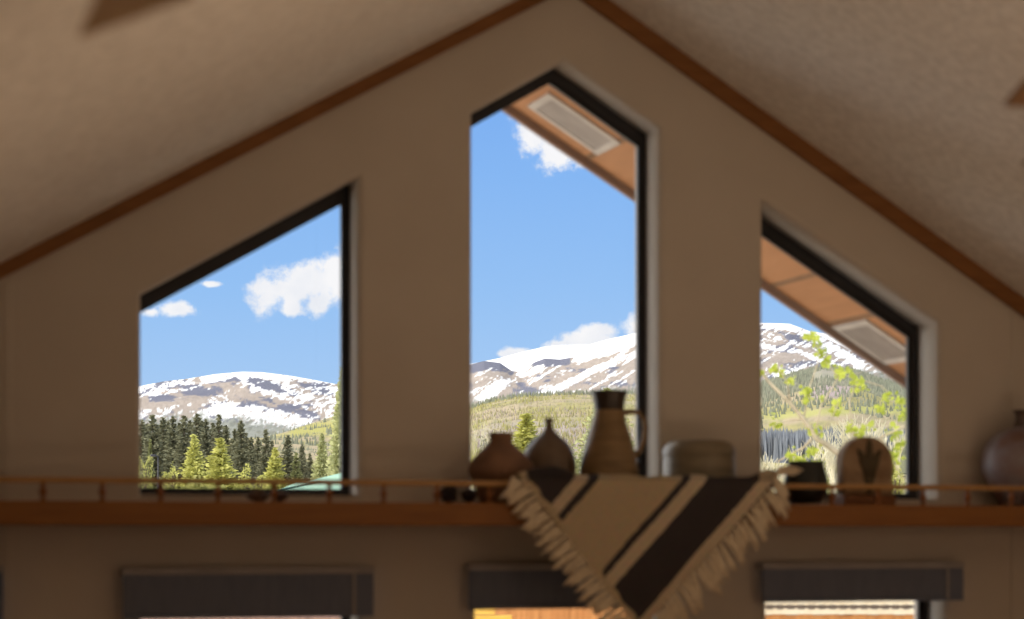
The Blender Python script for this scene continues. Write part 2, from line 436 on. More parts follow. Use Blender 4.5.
# tall jug
r, c = pot('tall_jug', 609, [(25, 503.5), (28, 495), (30, 480), (29, 466), (26, 452), (21.5, 436), (17, 421), (14.8, 410)], M['jug'], 'tall brown jug with dark rim and side handle', 'jug')
bm = bmesh.new(); lathe(bm, smoothprof(pot_prof(609, [(14.8, 410.5), (15.2, 407), (16.4, 400), (18, 394), (18.6, 391.5), (17, 391.2), (14.5, 396), (13, 408)]), 4), c.x, YP, 48); obj('rim', bm, M['jug_rim'], r, True)
bm = bmesh.new()
hp = [at(px, py, YP) for px, py in ((622, 413), (630, 411.5), (638, 412.5), (643.5, 418), (645, 428), (643.5, 440), (640, 450), (634, 457))]
tube(bm, hp, [.014, .012, .011, .011, .011, .011, .012, .015], 10); obj('handle', bm, M['jug'], r, True)
bm = bmesh.new()
lathe(bm, pot_prof(609, [(21, 436.8), (22.2, 437), (22.6, 438.5), (22.2, 440), (21, 440.2)]), c.x, YP, 48, False); obj('ring', bm, M['jug'], r, True)
# low crock with rounded lid
r, c = pot('low_crock', 699, [(30, 503.5), (34, 498), (36, 486), (36.3, 472), (36.3, 462), (35.8, 457)], M['crock'], 'low wide grey-brown crock with a rounded lid behind the rug', 'crock')
bm = bmesh.new(); lathe(bm, smoothprof(pot_prof(699, [(34.5, 457.5), (36.6, 456.5), (36.8, 454), (35.4, 448), (31, 443), (24, 440.6), (10, 439.8), (.1, 439.6)]), 5), c.x, YP, 48); obj('lid', bm, M['crock'], r, True)
# black bowl
r, c = pot('black_bowl', 806, [(14, 503.5), (18, 499), (21.5, 490), (21.5, 480), (19.5, 471), (17.8, 464), (18.6, 461.5), (17, 461.4), (15.5, 466), (15, 476)], M['bowl'], 'small black glazed bowl at the right end of the rug', 'bowl')
# round urn at the right edge
r, c = pot('round_urn', 1024, [(24, 504.5), (27, 499), (35, 488), (41, 476), (43, 464), (40.5, 450), (33, 438), (22, 430.5), (12, 427)], M['urn'], 'big round mottled urn at the right end of the shelf', 'urn')
bm = bmesh.new(); lathe(bm, smoothprof(pot_prof(1024, [(12.5, 428), (10, 424), (8.6, 419), (9, 414), (11.5, 410.5), (9, 410.5), (7, 416), (7, 425)]), 4), c.x, YP, 40); obj('neck', bm, M['urn_neck'], r, True)
# arched slab
cL, cR = at(835.5, 503, -.13), at(886.5, 503, -.13); ctop = at(861, 437, -.13)
cx = (cL.x+cR.x)/2; hw = (cR.x-cL.x)/2; zb = ZS+.045; za = ctop.z
st = thing('arched_plaque', (cx, -.15, ZS), 'tan arched stone plaque with dark relief on wooden foot in right window', 'plaque')
arch = []
hs = (za-zb)*.50
for k in range(25):
    a = PI*k/24; arch.append((cx+hw*math.cos(a), za-hs+hs*math.sin(a)**.9))
arch = [(cx-hw*.97, zb), (cx+hw*.97, zb)]+arch
poly_prism('slab', [arch], -.20, -.13, M['slab'], st, bev=.012)
bm = bmesh.new()
for (dx, z0, w, h, a) in ((0, .36, .016, .20, 0), (-.02, .45, .014, .12, .5), (.02, .45, .014, .12, -.5), (-.026, .60, .016, .11, .6), (.026, .60, .016, .11, -.6), (0, .70, .018, .14, 0), (-.012, .25, .012, .1, .3), (.014, .27, .012, .1, -.3)):
    vs = bmesh.ops.create_icosphere(bm, subdivisions=2, radius=1)['verts']
    bmesh.ops.scale(bm, vec=(w, .008, h/2), verts=vs); bmesh.ops.rotate(bm, cent=(0, 0, 0), matrix=Matrix.Rotation(-a, 3, 'Y'), verts=vs)
    bmesh.ops.translate(bm, vec=(cx+dx, -.203, zb+(za-zb)*z0), verts=vs)
obj('relief', bm, M['motif'], st, True)
bx('foot', cx-hw, cx+hw, -.215, -.115, ZS, ZS+.045, M['slab_base'], st, .006)
# little lumps behind the rail
def lump(name, px, hwpx, top, m, label, cat, seed, Y=-.22, squash=1.):
    c = at(px, HY, Y); k = depth(px, Y)/F
    rx = hwpx*k; h = (CZ+k*(HY-top))-ZS
    bm = bmesh.new(); bmesh.ops.create_icosphere(bm, subdivisions=3, radius=1)
    rnd = random.Random(seed); ph = [rnd.uniform(0, 6) for _ in range(6)]
    for v in bm.verts:
        d = 1+.16*math.sin(3*v.co.x+ph[0])+.14*math.sin(4*v.co.z+ph[1])+.12*math.sin(5*v.co.y+ph[2])+.08*math.sin(9*v.co.x+ph[3])
        v.co = Vector((v.co.x*rx, v.co.y*.05, v.co.z*h/2))*d/1.2
    zmin = min(v.co.z for v in bm.verts)
    for v in bm.verts: v.co += Vector((c.x, Y, ZS-zmin))
    return tag(obj(name, bm, m, None, True), label, cat)
lump('root_piece', 448, 11, 486, M['lump'], 'dark gnarled root piece on the shelf left of the squat brown pot', 'driftwood', 1)
lump('root_piece', 468, 8, 488, M['lump'], 'smaller dark root piece touching the squat brown pot', 'driftwood', 2, -.27)
lump('pebble', 258, 13, 488, M['stone'], 'brown lumpy stone on the shelf in front of the left window', 'stone', 3)
lump('pebble', 280, 10, 491, M['stone'], 'smaller brown stone beside the lumpy one in the left window', 'stone', 4)

# ================================================================== STRIPED RUG
RY = -.425
RTOP = zr1+.008
def rugpt(px, py, fold):
    p = at(px, py, RY); p.y = RY+fold; return p
rug = None
def build_rug():
    global rug
    L = lambda y: 521+.765*(y-478); R = lambda y: 779-.925*(y-478)
    tipy = 478+(779-521)/(.765+.925)
    nc, nr = 150, 90
    bm = bmesh.new(); lay = bm.verts.layers.float.new('stripe')
    def fold(px, py):
        g = max(0, min(1, (py-478)/60))
        return -.010*math.sin((px+.86*(py-478))*.045)*(.3+g) - .008*math.sin(px*.09+py*.02)*g - .006
    def U(px, py): return px+.87*(py-476)
    grid = []
    for j in range(nr+1):
        q = (j/nr)
        y = 478+(tipy-478)*q
        row = []
        for i in range(nc+1):
            s = i/nc
            x = L(y)+(R(y)-L(y))*s
            v = bm.verts.new(rugpt(x, y, fold(x, y))); 
            v[lay] = U(x, y) if not (s < .0 ) else 0
            # hem along the left cut edge
            if (x-L(y)) < 7+1.5*math.sin(y*.3): v[lay] = 640
            row.append(v)
        grid.append(row)
    # over the rail and down behind it
    top = []
    for (dy, dz) in ((.030, .012), (.055, .016), (.075, .010), (.090, -.006), (.098, -.03), (.103, -.06), (.106, -.085)):
        row = []
        for i in range(nc+1):
            s = i/nc; p = grid[0][i].co
            w = .006*math.sin(s*21)+.004*math.sin(s*47)
            bump = .030*math.exp(-((s-.13)/.09)**2)+.026*math.exp(-((s-.985)/.05)**2)
            v = bm.verts.new((p.x, RY+dy-.006+w*.3, RTOP+dz+(w*.6+bump if dz > -.02 else 0)))
            v[lay] = grid[0][i][lay]-dy*60 if s > .03 else 640
            row.append(v)
        top.insert(0, row)
    # lift the crease itself onto the rail top
    for i in range(nc+1):
        p = grid[0][i].co; p.z = RTOP-.004
    allr = top+grid
    for a, b in zip(allr, allr[1:]):
        for i in range(nc):
            try: bm.faces.new((a[i], b[i], b[i+1], a[i+1]))
            except Exception: pass
    bmesh.ops.remove_doubles(bm, verts=grid[-1], dist=1e-4)
    bmesh.ops.recalc_face_normals(bm, faces=bm.faces[:])
    me = bpy.data.meshes.new('cloth'); bm.to_mesh(me); bm.free()
    rug = thing('striped_rug', at(645, 478, RY), 'cream and black striped woven rug with fringe hung over the shelf rail', 'rug')
    m, nt, b = newmat('woven_stripes'); b.inputs['Roughness'].default_value = .95; b.inputs['Specular IOR Level'].default_value = .1
    a = nt.nodes.new('ShaderNodeAttribute'); a.attribute_name = 'stripe'
    mr = nt.nodes.new('ShaderNodeMapRange'); mr.inputs['From Min'].default_value = 480; mr.inputs['From Max'].default_value = 800
    tc = nt.nodes.new('ShaderNodeTexCoord'); nz = nt.nodes.new('ShaderNodeTexNoise'); nz.inputs['Scale'].default_value = 70
    nt.links.new(tc.outputs['Object'], nz.inputs['Vector'])
    ad = nt.nodes.new('ShaderNodeMath'); ad.operation = 'MULTIPLY_ADD'; ad.inputs[1].default_value = 4.; 
    nt.links.new(nz.outputs['Fac'], ad.inputs[0]); nt.links.new(a.outputs['Fac'], ad.inputs[2])
    nt.links.new(ad.outputs[0], mr.inputs['Value'])
    rp = nt.nodes.new('ShaderNodeValToRGB'); rp.color_ramp.interpolation = 'CONSTANT'
    cream = (.66, .555, .40, 1); field = (.58, .475, .315, 1); blk = (.062, .054, .058, 1)
    stops = [(480, blk), (575, cream), (590, blk), (600, field), (684, blk), (693, cream), (709, blk), (761, cream), (776, blk), (783, cream)]
    els = rp.color_ramp.elements
    while len(els) < len(stops): els.new(.5)
    for e, (u, c) in zip(els, stops): e.position = (u+2-480)/320; e.color = c
    nt.links.new(mr.outputs[0], rp.inputs['Fac'])
    mx = nt.nodes.new('ShaderNodeMix'); mx.data_type = 'RGBA'; mx.blend_type = 'MULTIPLY'; mx.inputs[0].default_value = .5
    nz2 = nt.nodes.new('ShaderNodeTexNoise'); nz2.inputs['Scale'].default_value = 120
    nt.links.new(tc.outputs['Object'], nz2.inputs['Vector'])
    nt.links.new(rp.outputs['Color'], mx.inputs[6]); nt.links.new(nz2.outputs['Color'], mx.inputs[7])
    gm = nt.nodes.new('ShaderNodeHueSaturation'); gm.inputs['Saturation'].default_value = .95; gm.inputs['Value'].default_value = 1.3
    nt.links.new(mx.outputs[2], gm.inputs['Color']); nt.links.new(gm.outputs['Color'], b.inputs['Base Color'])
    bp = nt.nodes.new('ShaderNodeBump'); bp.inputs['Strength'].default_value = .4; bp.inputs['Distance'].default_value = .01
    nt.links.new(nz2.outputs['Fac'], bp.inputs['Height']); nt.links.new(bp.outputs['Normal'], b.inputs['Normal'])
    o = link('cloth', me, m, rug, True)
    so = o.modifiers.new('thick', 'SOLIDIFY'); so.thickness = .007; so.offset = 0
    # fringe: knotted bunches of yarn along both cut edges
    def tassel(px, py, dx, dy, seed):
        rnd = random.Random(seed); bm = bmesh.new()
        for k in range(9):
            ox, oy = rnd.uniform(-4.2, 4.2), rnd.uniform(-3.0, 3.0)
            l = rnd.uniform(.8, 1.1); sw = rnd.uniform(-2.5, 2.5)
            pts = []
            for q in range(6):
                t = q/5
                x = px+ox*.5*(.5+t)+dx*l*t+sw*t*t; y = py+oy*.5+dy*l*t+ (9*l*t*t)
                p = at(x, y, RY-.006+rnd.uniform(-.002, .002)-.006*t); pts.append(p)
            tube(bm, pts, [.0045, .0058, .0062, .006, .005, .003], 6)
        vs = bmesh.ops.create_icosphere(bm, subdivisions=1, radius=.010)['verts']
        bmesh.ops.translate(bm, vec=at(px+dx*.12, py+dy*.12, RY-.008), verts=vs)
        obj('tassel', bm, M['fringe'], rug, True)
    nl = 30
    for k in range(nl):
        y = 480+(tipy-480)*(k+.3)/nl; tassel(L(y), y, -19+3*math.sin(k*1.7), 6+3*math.sin(k*2.3), 100+k)
    for k in range(nl):
        y = 482+(tipy-482)*(k+.3)/nl; tassel(R(y), y, 14+4*math.sin(k*1.3), 17+5*math.sin(k*2.1), 300+k)
    # loose tufts at the two upper corners on the rail
    for k, (px, py, dx, dy) in enumerate(((517, 480, -8, 6), (514, 478, -6, 14), (776, 474, 20, -9), (778, 470, 24, -10), (774, 477, 12, 10), (777, 480, 8, 16))):
        tassel(px, py, dx, dy, 500+k)
build_rug()

# ================================================================== CEILING FANS
def fan(hub, tip, lp, nb, zc, label, wood='fan'):
    """lp: blade outline in the hub's frame, x running along the first blade"""
    f = thing('ceiling_fan', hub, label, 'ceiling fan', 'wooden ceiling fans')
    hx, hy, hz = hub; r0 = .2
    bm = bmesh.new(); lathe(bm, smoothprof([(.02, hz-.09), (.06, hz-.085), (.10, hz-.05), (.115, hz), (.10, hz+.06), (.05, hz+.09), (.016, hz+.10)], 4), hx, hy, 32); obj('motor', bm, M['canopyw'], f, True)
    bm = bmesh.new(); lathe(bm, [(.012, hz+.09), (.012, zc-.05)], hx, hy, 12); obj('downrod', bm, M['brass'], f, True)
    bm = bmesh.new(); lathe(bm, smoothprof([(.02, zc-.10), (.05, zc-.085), (.075, zc-.03), (.08, zc+.01)], 4), hx, hy, 28); obj('canopy', bm, M['canopyw'], f, True)
    ang = math.atan2(tip.y-hy, tip.x-hx)
    for k in range(nb):
        T = Matrix.Translation(hub) @ Matrix.Rotation(ang+2*PI*k/nb, 4, 'Z') @ Matrix.Rotation(.03, 4, 'X')
        bm = bmesh.new(); A = [bm.verts.new(T @ Vector((x, y, -.004))) for x, y in lp]; B = [bm.verts.new(T @ Vector((x, y, .004))) for x, y in lp]
        bm.faces.new(A[::-1]); bm.faces.new(B)
        for i in range(len(lp)): bm.faces.new((A[i], A[(i+1) % len(lp)], B[(i+1) % len(lp)], B[i]))
        bl_ = obj('blade', bm, M[wood], f)
        bm = bmesh.new(); tube(bm, [T @ Vector((.09, 0, -.01)), T @ Vector((r0*.8, 0, -.014)), T @ Vector((r0+.08, 0, -.008))], [.012, .012, .02], 8); obj('blade_arm', bm, M['brass'], bl_)
def local(hub, tip, q):                          # a point of the blade plane in the blade's own frame
    a = math.atan2(tip.y-hub.y, tip.x-hub.x); d = Vector(q)-Vector(hub)
    return (d.x*math.cos(a)+d.y*math.sin(a), -d.x*math.sin(a)+d.y*math.cos(a))
# a blade with its far corner near the right edge of the photo
cR = P(1004, 103, 4.0); eA = P(1024, 82, 4.0*432/453); 
hubR = Vector((XR+.03, cR.y-.13, cR.z)); mid = cR.lerp(eA, .5)
fan(tuple(hubR), mid, [(.2, -.045), (.45, -.066), local(hubR, mid, eA), local(hubR, mid, cR), (.45, .066), (.2, .045)], 5, ceilz(hubR.x)-.01, 'wooden ceiling fan whose blade tip shows at the right edge', 'fandark')
# a nearer, blurred blade with a slanting tip at the upper left
tL = P(80, 35, 2.45); zz = tL.z-CZ
def onp(px, py): t = zz*F/(HY-py); return P(px, py, t)
e1, e2 = onp(99, -8), onp(192, -8)
hubL = onp(212, -215)
mid = e1.lerp(e2, .5).lerp(tL, .6)
l1, l2 = local(hubL, mid, e1), local(hubL, mid, e2)
fan(tuple(hubL), mid, [(.16, -.05), (l2[0]-.12, -.075) if l2[1] < 0 else (l1[0]-.12, -.075), l2 if l2[1] < 0 else l1, local(hubL, mid, tL), l1 if l2[1] < 0 else l2, (min(l1[0], l2[0])-.12, .075), (.16, .05)], 3, ceilz(hubL.x)-.02, 'blurred ceiling fan whose blade tip shows at the upper left of the photo')

# ================================================================== OUTSIDE: TERRAIN
def hsh(ix, iy, s):
    n = (ix*374761393+iy*668265263+s*1274126177) & 0x7fffffff
    n = (n ^ (n >> 13))*1274126177 & 0x7fffffff
    return ((n ^ (n >> 16)) & 0xffff)/65535.
def vnoise(x, y, s=0):
    x0 = np.floor(x).astype(np.int64); y0 = np.floor(y).astype(np.int64); fx = x-x0; fy = y-y0
    fx = fx*fx*(3-2*fx); fy = fy*fy*(3-2*fy)
    return (hsh(x0, y0, s)*(1-fx)+hsh(x0+1, y0, s)*fx)*(1-fy)+(hsh(x0, y0+1, s)*(1-fx)+hsh(x0+1, y0+1, s)*fx)*fy
def fbm(x, y, o=5, s=0):
    v = 0; a = .5; t = 0
    for k in range(o): v = v+a*vnoise(x*2**k, y*2**k, s+k*17); t += a; a *= .55
    return v/t
def ss(a, b, x): t = np.clip((x-a)/(b-a), 0, 1); return t*t*(3-2*t)
def cols_(): 
    return np.concatenate([np.arange(-500, 110, 6.), np.arange(110, 930, 1.2), np.arange(930, 1600, 6.)])
def gridmesh(name, X, Y, Z, C, m, smooth=True):
    nr, nc = X.shape
    me = bpy.data.meshes.new(name); nv = nr*nc
    me.vertices.add(nv); me.vertices.foreach_set('co', np.stack([X, Y, Z], -1).astype(np.float32).ravel())
    idx = np.arange(nv).reshape(nr, nc); q = np.stack([idx[:-1, :-1], idx[:-1, 1:], idx[1:, 1:], idx[1:, :-1]], -1).reshape(-1, 4)
    me.loops.add(q.size); me.loops.foreach_set('vertex_index', q.ravel().astype(np.int32))
    me.polygons.add(len(q)); me.polygons.foreach_set('loop_start', np.arange(0, q.size, 4, dtype=np.int32))
    me.update(calc_edges=True)
    at_ = me.color_attributes.new('Col', 'FLOAT_COLOR', 'POINT')
    at_.data.foreach_set('color', np.concatenate([C, np.ones((nr, nc, 1))], -1).astype(np.float32).ravel())
    return link(name, me, m, None, smooth)
def proj(PX, PY, T):
    a = (PX-CX)/F; dx = ST+a*CT; dy = CT-a*ST
    return T*dx, -D+T*dy, CZ+T*(HY-PY)/F
def lerp(a, b, t): return a*(1-t[..., None])+np.array(b)*t[..., None]
def seg(PX, PY, pts, w):                       # soft mask along a line of terrain features
    best = np.full(PX.shape, 1e9)
    for (x0, y0), (x1, y1) in zip(pts, pts[1:]):
        vx, vy = x1-x0, y1-y0; t = np.clip(((PX-x0)*vx+(PY-y0)*vy)/(vx*vx+vy*vy), 0, 1)
        best = np.minimum(best, np.hypot(PX-x0-vx*t, PY-y0-vy*t))
    return 1-ss(w*.4, w, best)

SNOW = (.84, .845, .86); TAN = (.34, .29, .25); DARK = (.15, .155, .20); FORE = (.19, .20, .16)
def mountain(name, sky, base, d0, d1, nrows, seed, paint, amp):
    px = cols_(); s_y = np.interp(px, *zip(*sky)); b_y = np.interp(px, *zip(*base))
    t = np.linspace(0, 1, nrows)[:, None]
    PX = np.repeat(px[None], nrows, 0); T = d0+(d1-d0)*t+0*PX
    g = t**1.0
    z0 = CZ+d0*(HY-b_y)/F; z1 = CZ+d1*(HY-s_y)/F
    X, Y, _ = proj(PX, 0, T)
    rid = 1-np.abs(2*fbm(X/900, Y/900, 5, seed)-1)*1.6
    fine = fbm(X/160, Y/160, 4, seed+5)-.5
    env = np.sin(np.clip(t, 0, 1)*PI)**.8*(1-.75*t)+.01
    # convex lower slopes, easing to the summit
    PY0 = b_y+(s_y-b_y)*(.9*g+.1*g*g)
    Z = CZ+(HY-PY0)/F*T+amp*((rid-.62)*env+.30*fine*(env+.05))
    PY = HY-(Z-CZ)/T*F
    C = paint(PX, PY, t+0*PX, X, Y)
    # far side falls away
    Xb, Yb, _ = proj(PX[-1:], 0, T[-1:]+900); Zb = Z[-1:]-500
    X = np.concatenate([X, Xb]); Y = np.concatenate([Y, Yb]); Z = np.concatenate([Z, Zb]); C = np.concatenate([C, C[-1:]])
    o = gridmesh(name, X, Y, Z, C, M['terr']); tag(o, kind='structure'); return o

def paint_main(PX, PY, t, X, Y):
    n1 = fbm(PX/7+PY/24, PY/2.6+PX/20, 5, 3); n2 = fbm((PX-PY*.6)/24, (PY+.60*PX)/2.6, 5, 11); n3 = fbm(PX/1.9, PY/1.5, 3, 23)
    n4 = fbm(PX/18, PY/7, 4, 31)
    left = 1-ss(380, 440, PX); right = ss(690, 740, PX)
    s = np.where(PX < 420, n1*.65+n2*.35, n2*.72+n1*.28)+np.where(PX < 420, .42, .30)*(n3-.5)
    bias = left*(-.01)+(1-left)*(-.12+.01*right)
    bias = bias + .22*seg(PX, PY, [(205, 378), (250, 373), (330, 381)], 6) - .20*seg(PX, PY, [(252, 379), (262, 384), (278, 389)], 5) - .16*seg(PX, PY, [(292, 381), (312, 385), (328, 383)], 4)
    bias = bias - .26*seg(PX, PY, [(128, 404), (160, 402), (200, 393), (236, 383)], 8)*left
    bias = bias - .20*seg(PX, PY, [(232, 396), (262, 400), (296, 410), (320, 420)], 7)
    bias = bias - .16*seg(PX, PY, [(176, 413), (215, 399), (245, 392)], 8)
    bias = bias + .12*seg(PX, PY, [(215, 408), (270, 416), (320, 424)], 10)
    bias = bias + .35*seg(PX, PY, [(645, 337), (610, 350), (578, 358)], 7)
    bias = bias + .30*seg(PX, PY, [(645, 351), (600, 367), (560, 388), (530, 400)], 4.5)
    bias = bias + .22*seg(PX, PY, [(540, 366), (515, 376), (498, 388), (484, 404)], 6)
    bias = bias + .16*seg(PX, PY, [(470, 396), (486, 392), (500, 380)], 8)
    bias = bias - .35*seg(PX, PY, [(466, 368), (490, 362), (505, 366), (512, 374)], 6)
    bias = bias - .35*seg(PX, PY, [(535, 362), (548, 358), (566, 361)], 5)
    bias = bias + .25*right*seg(PX, PY, [(755, 324), (790, 326), (820, 340), (860, 365)], 6)
    bias = bias + .20*right*seg(PX, PY, [(760, 345), (800, 352), (850, 372)], 3.5)
    bias = bias + .20*right*seg(PX, PY, [(775, 376), (805, 366)], 3)
    bias = bias + .14*right*seg(PX, PY, [(770, 336), (805, 345), (830, 352)], 3)
    sn = ss(.455, .525, s+bias)
    # rock: dark crags high up, tan scree lower
    dk = ss(.50, .60, n4+.25*(n3-.5)+.16*seg(PX, PY, [(140, 398), (200, 388), (240, 382), (300, 392), (330, 388)], 8)
            +.4*seg(PX, PY, [(466, 368), (490, 362), (510, 370)], 8)+.4*seg(PX, PY, [(535, 363), (566, 361)], 6)-.06*(1-left))
    rock = lerp(np.zeros(PX.shape+(3,))+np.array(TAN)*(.8+.5*n3[..., None]), DARK, dk)
    C = lerp(rock, SNOW, sn)
    by = np.interp(PX, [100, 200, 240, 300, 340, 420, 470, 560, 640, 720, 770, 820, 860, 920], [424, 417, 419, 428, 424, 410, 403, 397, 390, 386, 388, 378, 372, 376])
    fo = ss(-7, 5, PY-by+26*(n3-.5))
    C = lerp(C, FORE, np.clip(fo*.9, 0, 1))
    return C
sky_main = [(-500, 380), (-200, 400), (60, 392), (100, 390), (140, 386), (165, 381), (185, 379), (215, 374), (242, 371.5), (262, 372), (290, 375.5), (315, 380), (335, 384), (380, 386), (420, 378), (450, 368), (470, 364.5), (484, 361), (500, 363), (512, 371), (522, 372), (534, 362.5), (545, 358.5), (560, 359.5), (575, 357), (590, 352), (610, 346), (640, 337), (700, 328), (755, 322.5), (790, 323.5), (815, 333), (850, 350), (905, 366), (1000, 372), (1600, 380)]
base_main = [(-500, 440), (140, 440), (330, 440), (470, 412), (640, 402), (760, 400), (905, 400), (1600, 420)]
mountain('mountain_slope', sky_main, base_main, 2600, 6200, 170, 2, paint_main, 90)
def paint_dome(PX, PY, t, X, Y):
    n = fbm(PX/10, PY/3, 4, 41); n3 = fbm(PX/3., PY/2.2, 3, 43)
    return lerp(np.zeros(PX.shape+(3,))+np.array(SNOW), (.5, .5, .55), ss(.70, .78, n+.2*(n3-.5)))
sky_dome = [(-500, 430), (400, 392), (470, 364), (500, 358), (520, 352.5), (545, 346.5), (562, 345), (590, 344.5), (605, 340), (640, 332), (700, 326), (800, 330), (1600, 430)]
mountain('mountain_dome', sky_dome, [(-500, 440), (1600, 440)], 7000, 9800, 80, 9, paint_dome, 20)

# valley floor and the near green hillside
def ground_y(px, t):
    """row in the photograph where the ground at view depth t would appear"""
    sk = np.interp(px, [-500, 140, 262, 285, 300, 318, 335, 400, 470, 490, 520, 560, 640, 700, 762, 790, 822, 850, 880, 905, 1600],
                       [440, 442, 440, 432, 427, 421, 416, 408, 408, 401, 396, 394, 393, 388, 383, 375, 367, 369, 380, 386, 420])
    a = np.array([np.log(v) for v in (4, 12, 30, 60, 110, 250, 600, 1100, 1900)])
    yy = [None]*9
    base = [1735, 925, 640, 545, 508, 484, 462, 440]
    out = np.zeros(np.broadcast(px, t).shape); lt = np.log(t)+0*px
    nodes = [np.full_like(out, b) for b in base]+[sk+0*out]
    nodes[7] = np.minimum(nodes[7], nodes[8]+22)
    for i in range(8):
        w = np.clip((lt-a[i])/(a[i+1]-a[i]), 0, 1); m = (lt >= a[i]-1e-9) & (lt <= a[i+1]+1e-9)
        # interpolate heights, not rows
        za = (HY-nodes[i])/F*np.exp(a[i]); zb = (HY-nodes[i+1])/F*np.exp(a[i+1])
        ww = (np.exp(lt)-np.exp(a[i]))/(np.exp(a[i+1])-np.exp(a[i]))
        z = za+(zb-za)*ww
        out = np.where(m, HY-z/np.exp(lt)*F, out)
    return out
def build_ground():
    px = cols_(); 
    tt = np.exp(np.concatenate([np.linspace(np.log(4), np.log(250), 60), np.linspace(np.log(255), np.log(1900), 110)]))
    PX, T = np.meshgrid(px, tt)
    PY = ground_y(PX, T)
    X, Y, Z = proj(PX, PY, T)
    Z = Z+(fbm(X/60, Y/60, 4, 5)-.5)*np.clip((T-80)/400, 0, 1)*6*(1-ss(1500, 1900, T))
    n = fbm(X/45, Y/90, 4, 61); n2 = fbm(X/9, Y/30, 4, 67); n3 = fbm(PX/5, np.log(T)*40, 4, 71)
    C = np.zeros(PX.shape+(3,))+np.array((.37, .33, .145))
    C = lerp(C, (.40, .33, .22), ss(.48, .60, n)); C = lerp(C, (.24, .24, .11), ss(.55, .66, n2)*.6); C = lerp(C, (.25, .235, .14), ss(.55, .68, n3)*.6)
    C = lerp(C, (.64, .55, .44), (1-ss(20, 60, T))*.85)                       # pale gravel yard by the house, added to bounce light onto the soffits
    C = lerp(C, (.62, .58, .54), ss(70, 85, T)*(1-ss(112, 128, T))*.9)       # pale gravel road
    PYf = HY-(Z-CZ)/T*F
    C = lerp(C, (.31, .30, .25), ss(735, 755, PX)*ss(1150, 1300, T)*.8)
    C = lerp(C, (.34, .29, .27), ss(410, 425, PYf)*ss(1200, 900, T)*(1-ss(680, 720, PX))*ss(440, 460, PX)*ss(.35, .5, n3)*.8)
    C = lerp(C, (.37, .35, .11), seg(PX, PYf, [(296, 432), (320, 428), (345, 426)], 8)*.9)
    C = lerp(C, (.40, .40, .13), ss(755, 775, PX)*seg(PX, PYf, [(760, 417), (800, 414), (850, 410), (910, 410)], 5)*.8)
    C = lerp(C, (.38, .31, .30), seg(PX, PYf, [(816, 392), (842, 388)], 13)*ss(.25, .4, n3))
    Xb, Yb, _ = proj(PX[-1:], 0, T[-1:]+250); Zb = Z[-1:]-60
    o = gridmesh('ground', np.concatenate([X, Xb]), np.concatenate([Y, Yb]), np.concatenate([Z, Zb]), np.concatenate([C, C[-1:]]), M['terr'])
    tag(o, kind='structure')
build_ground()
def gpos(px, t):
    y = float(ground_y(np.array([float(px)]), np.array([float(t)]))[0]); return P(px, y, t)

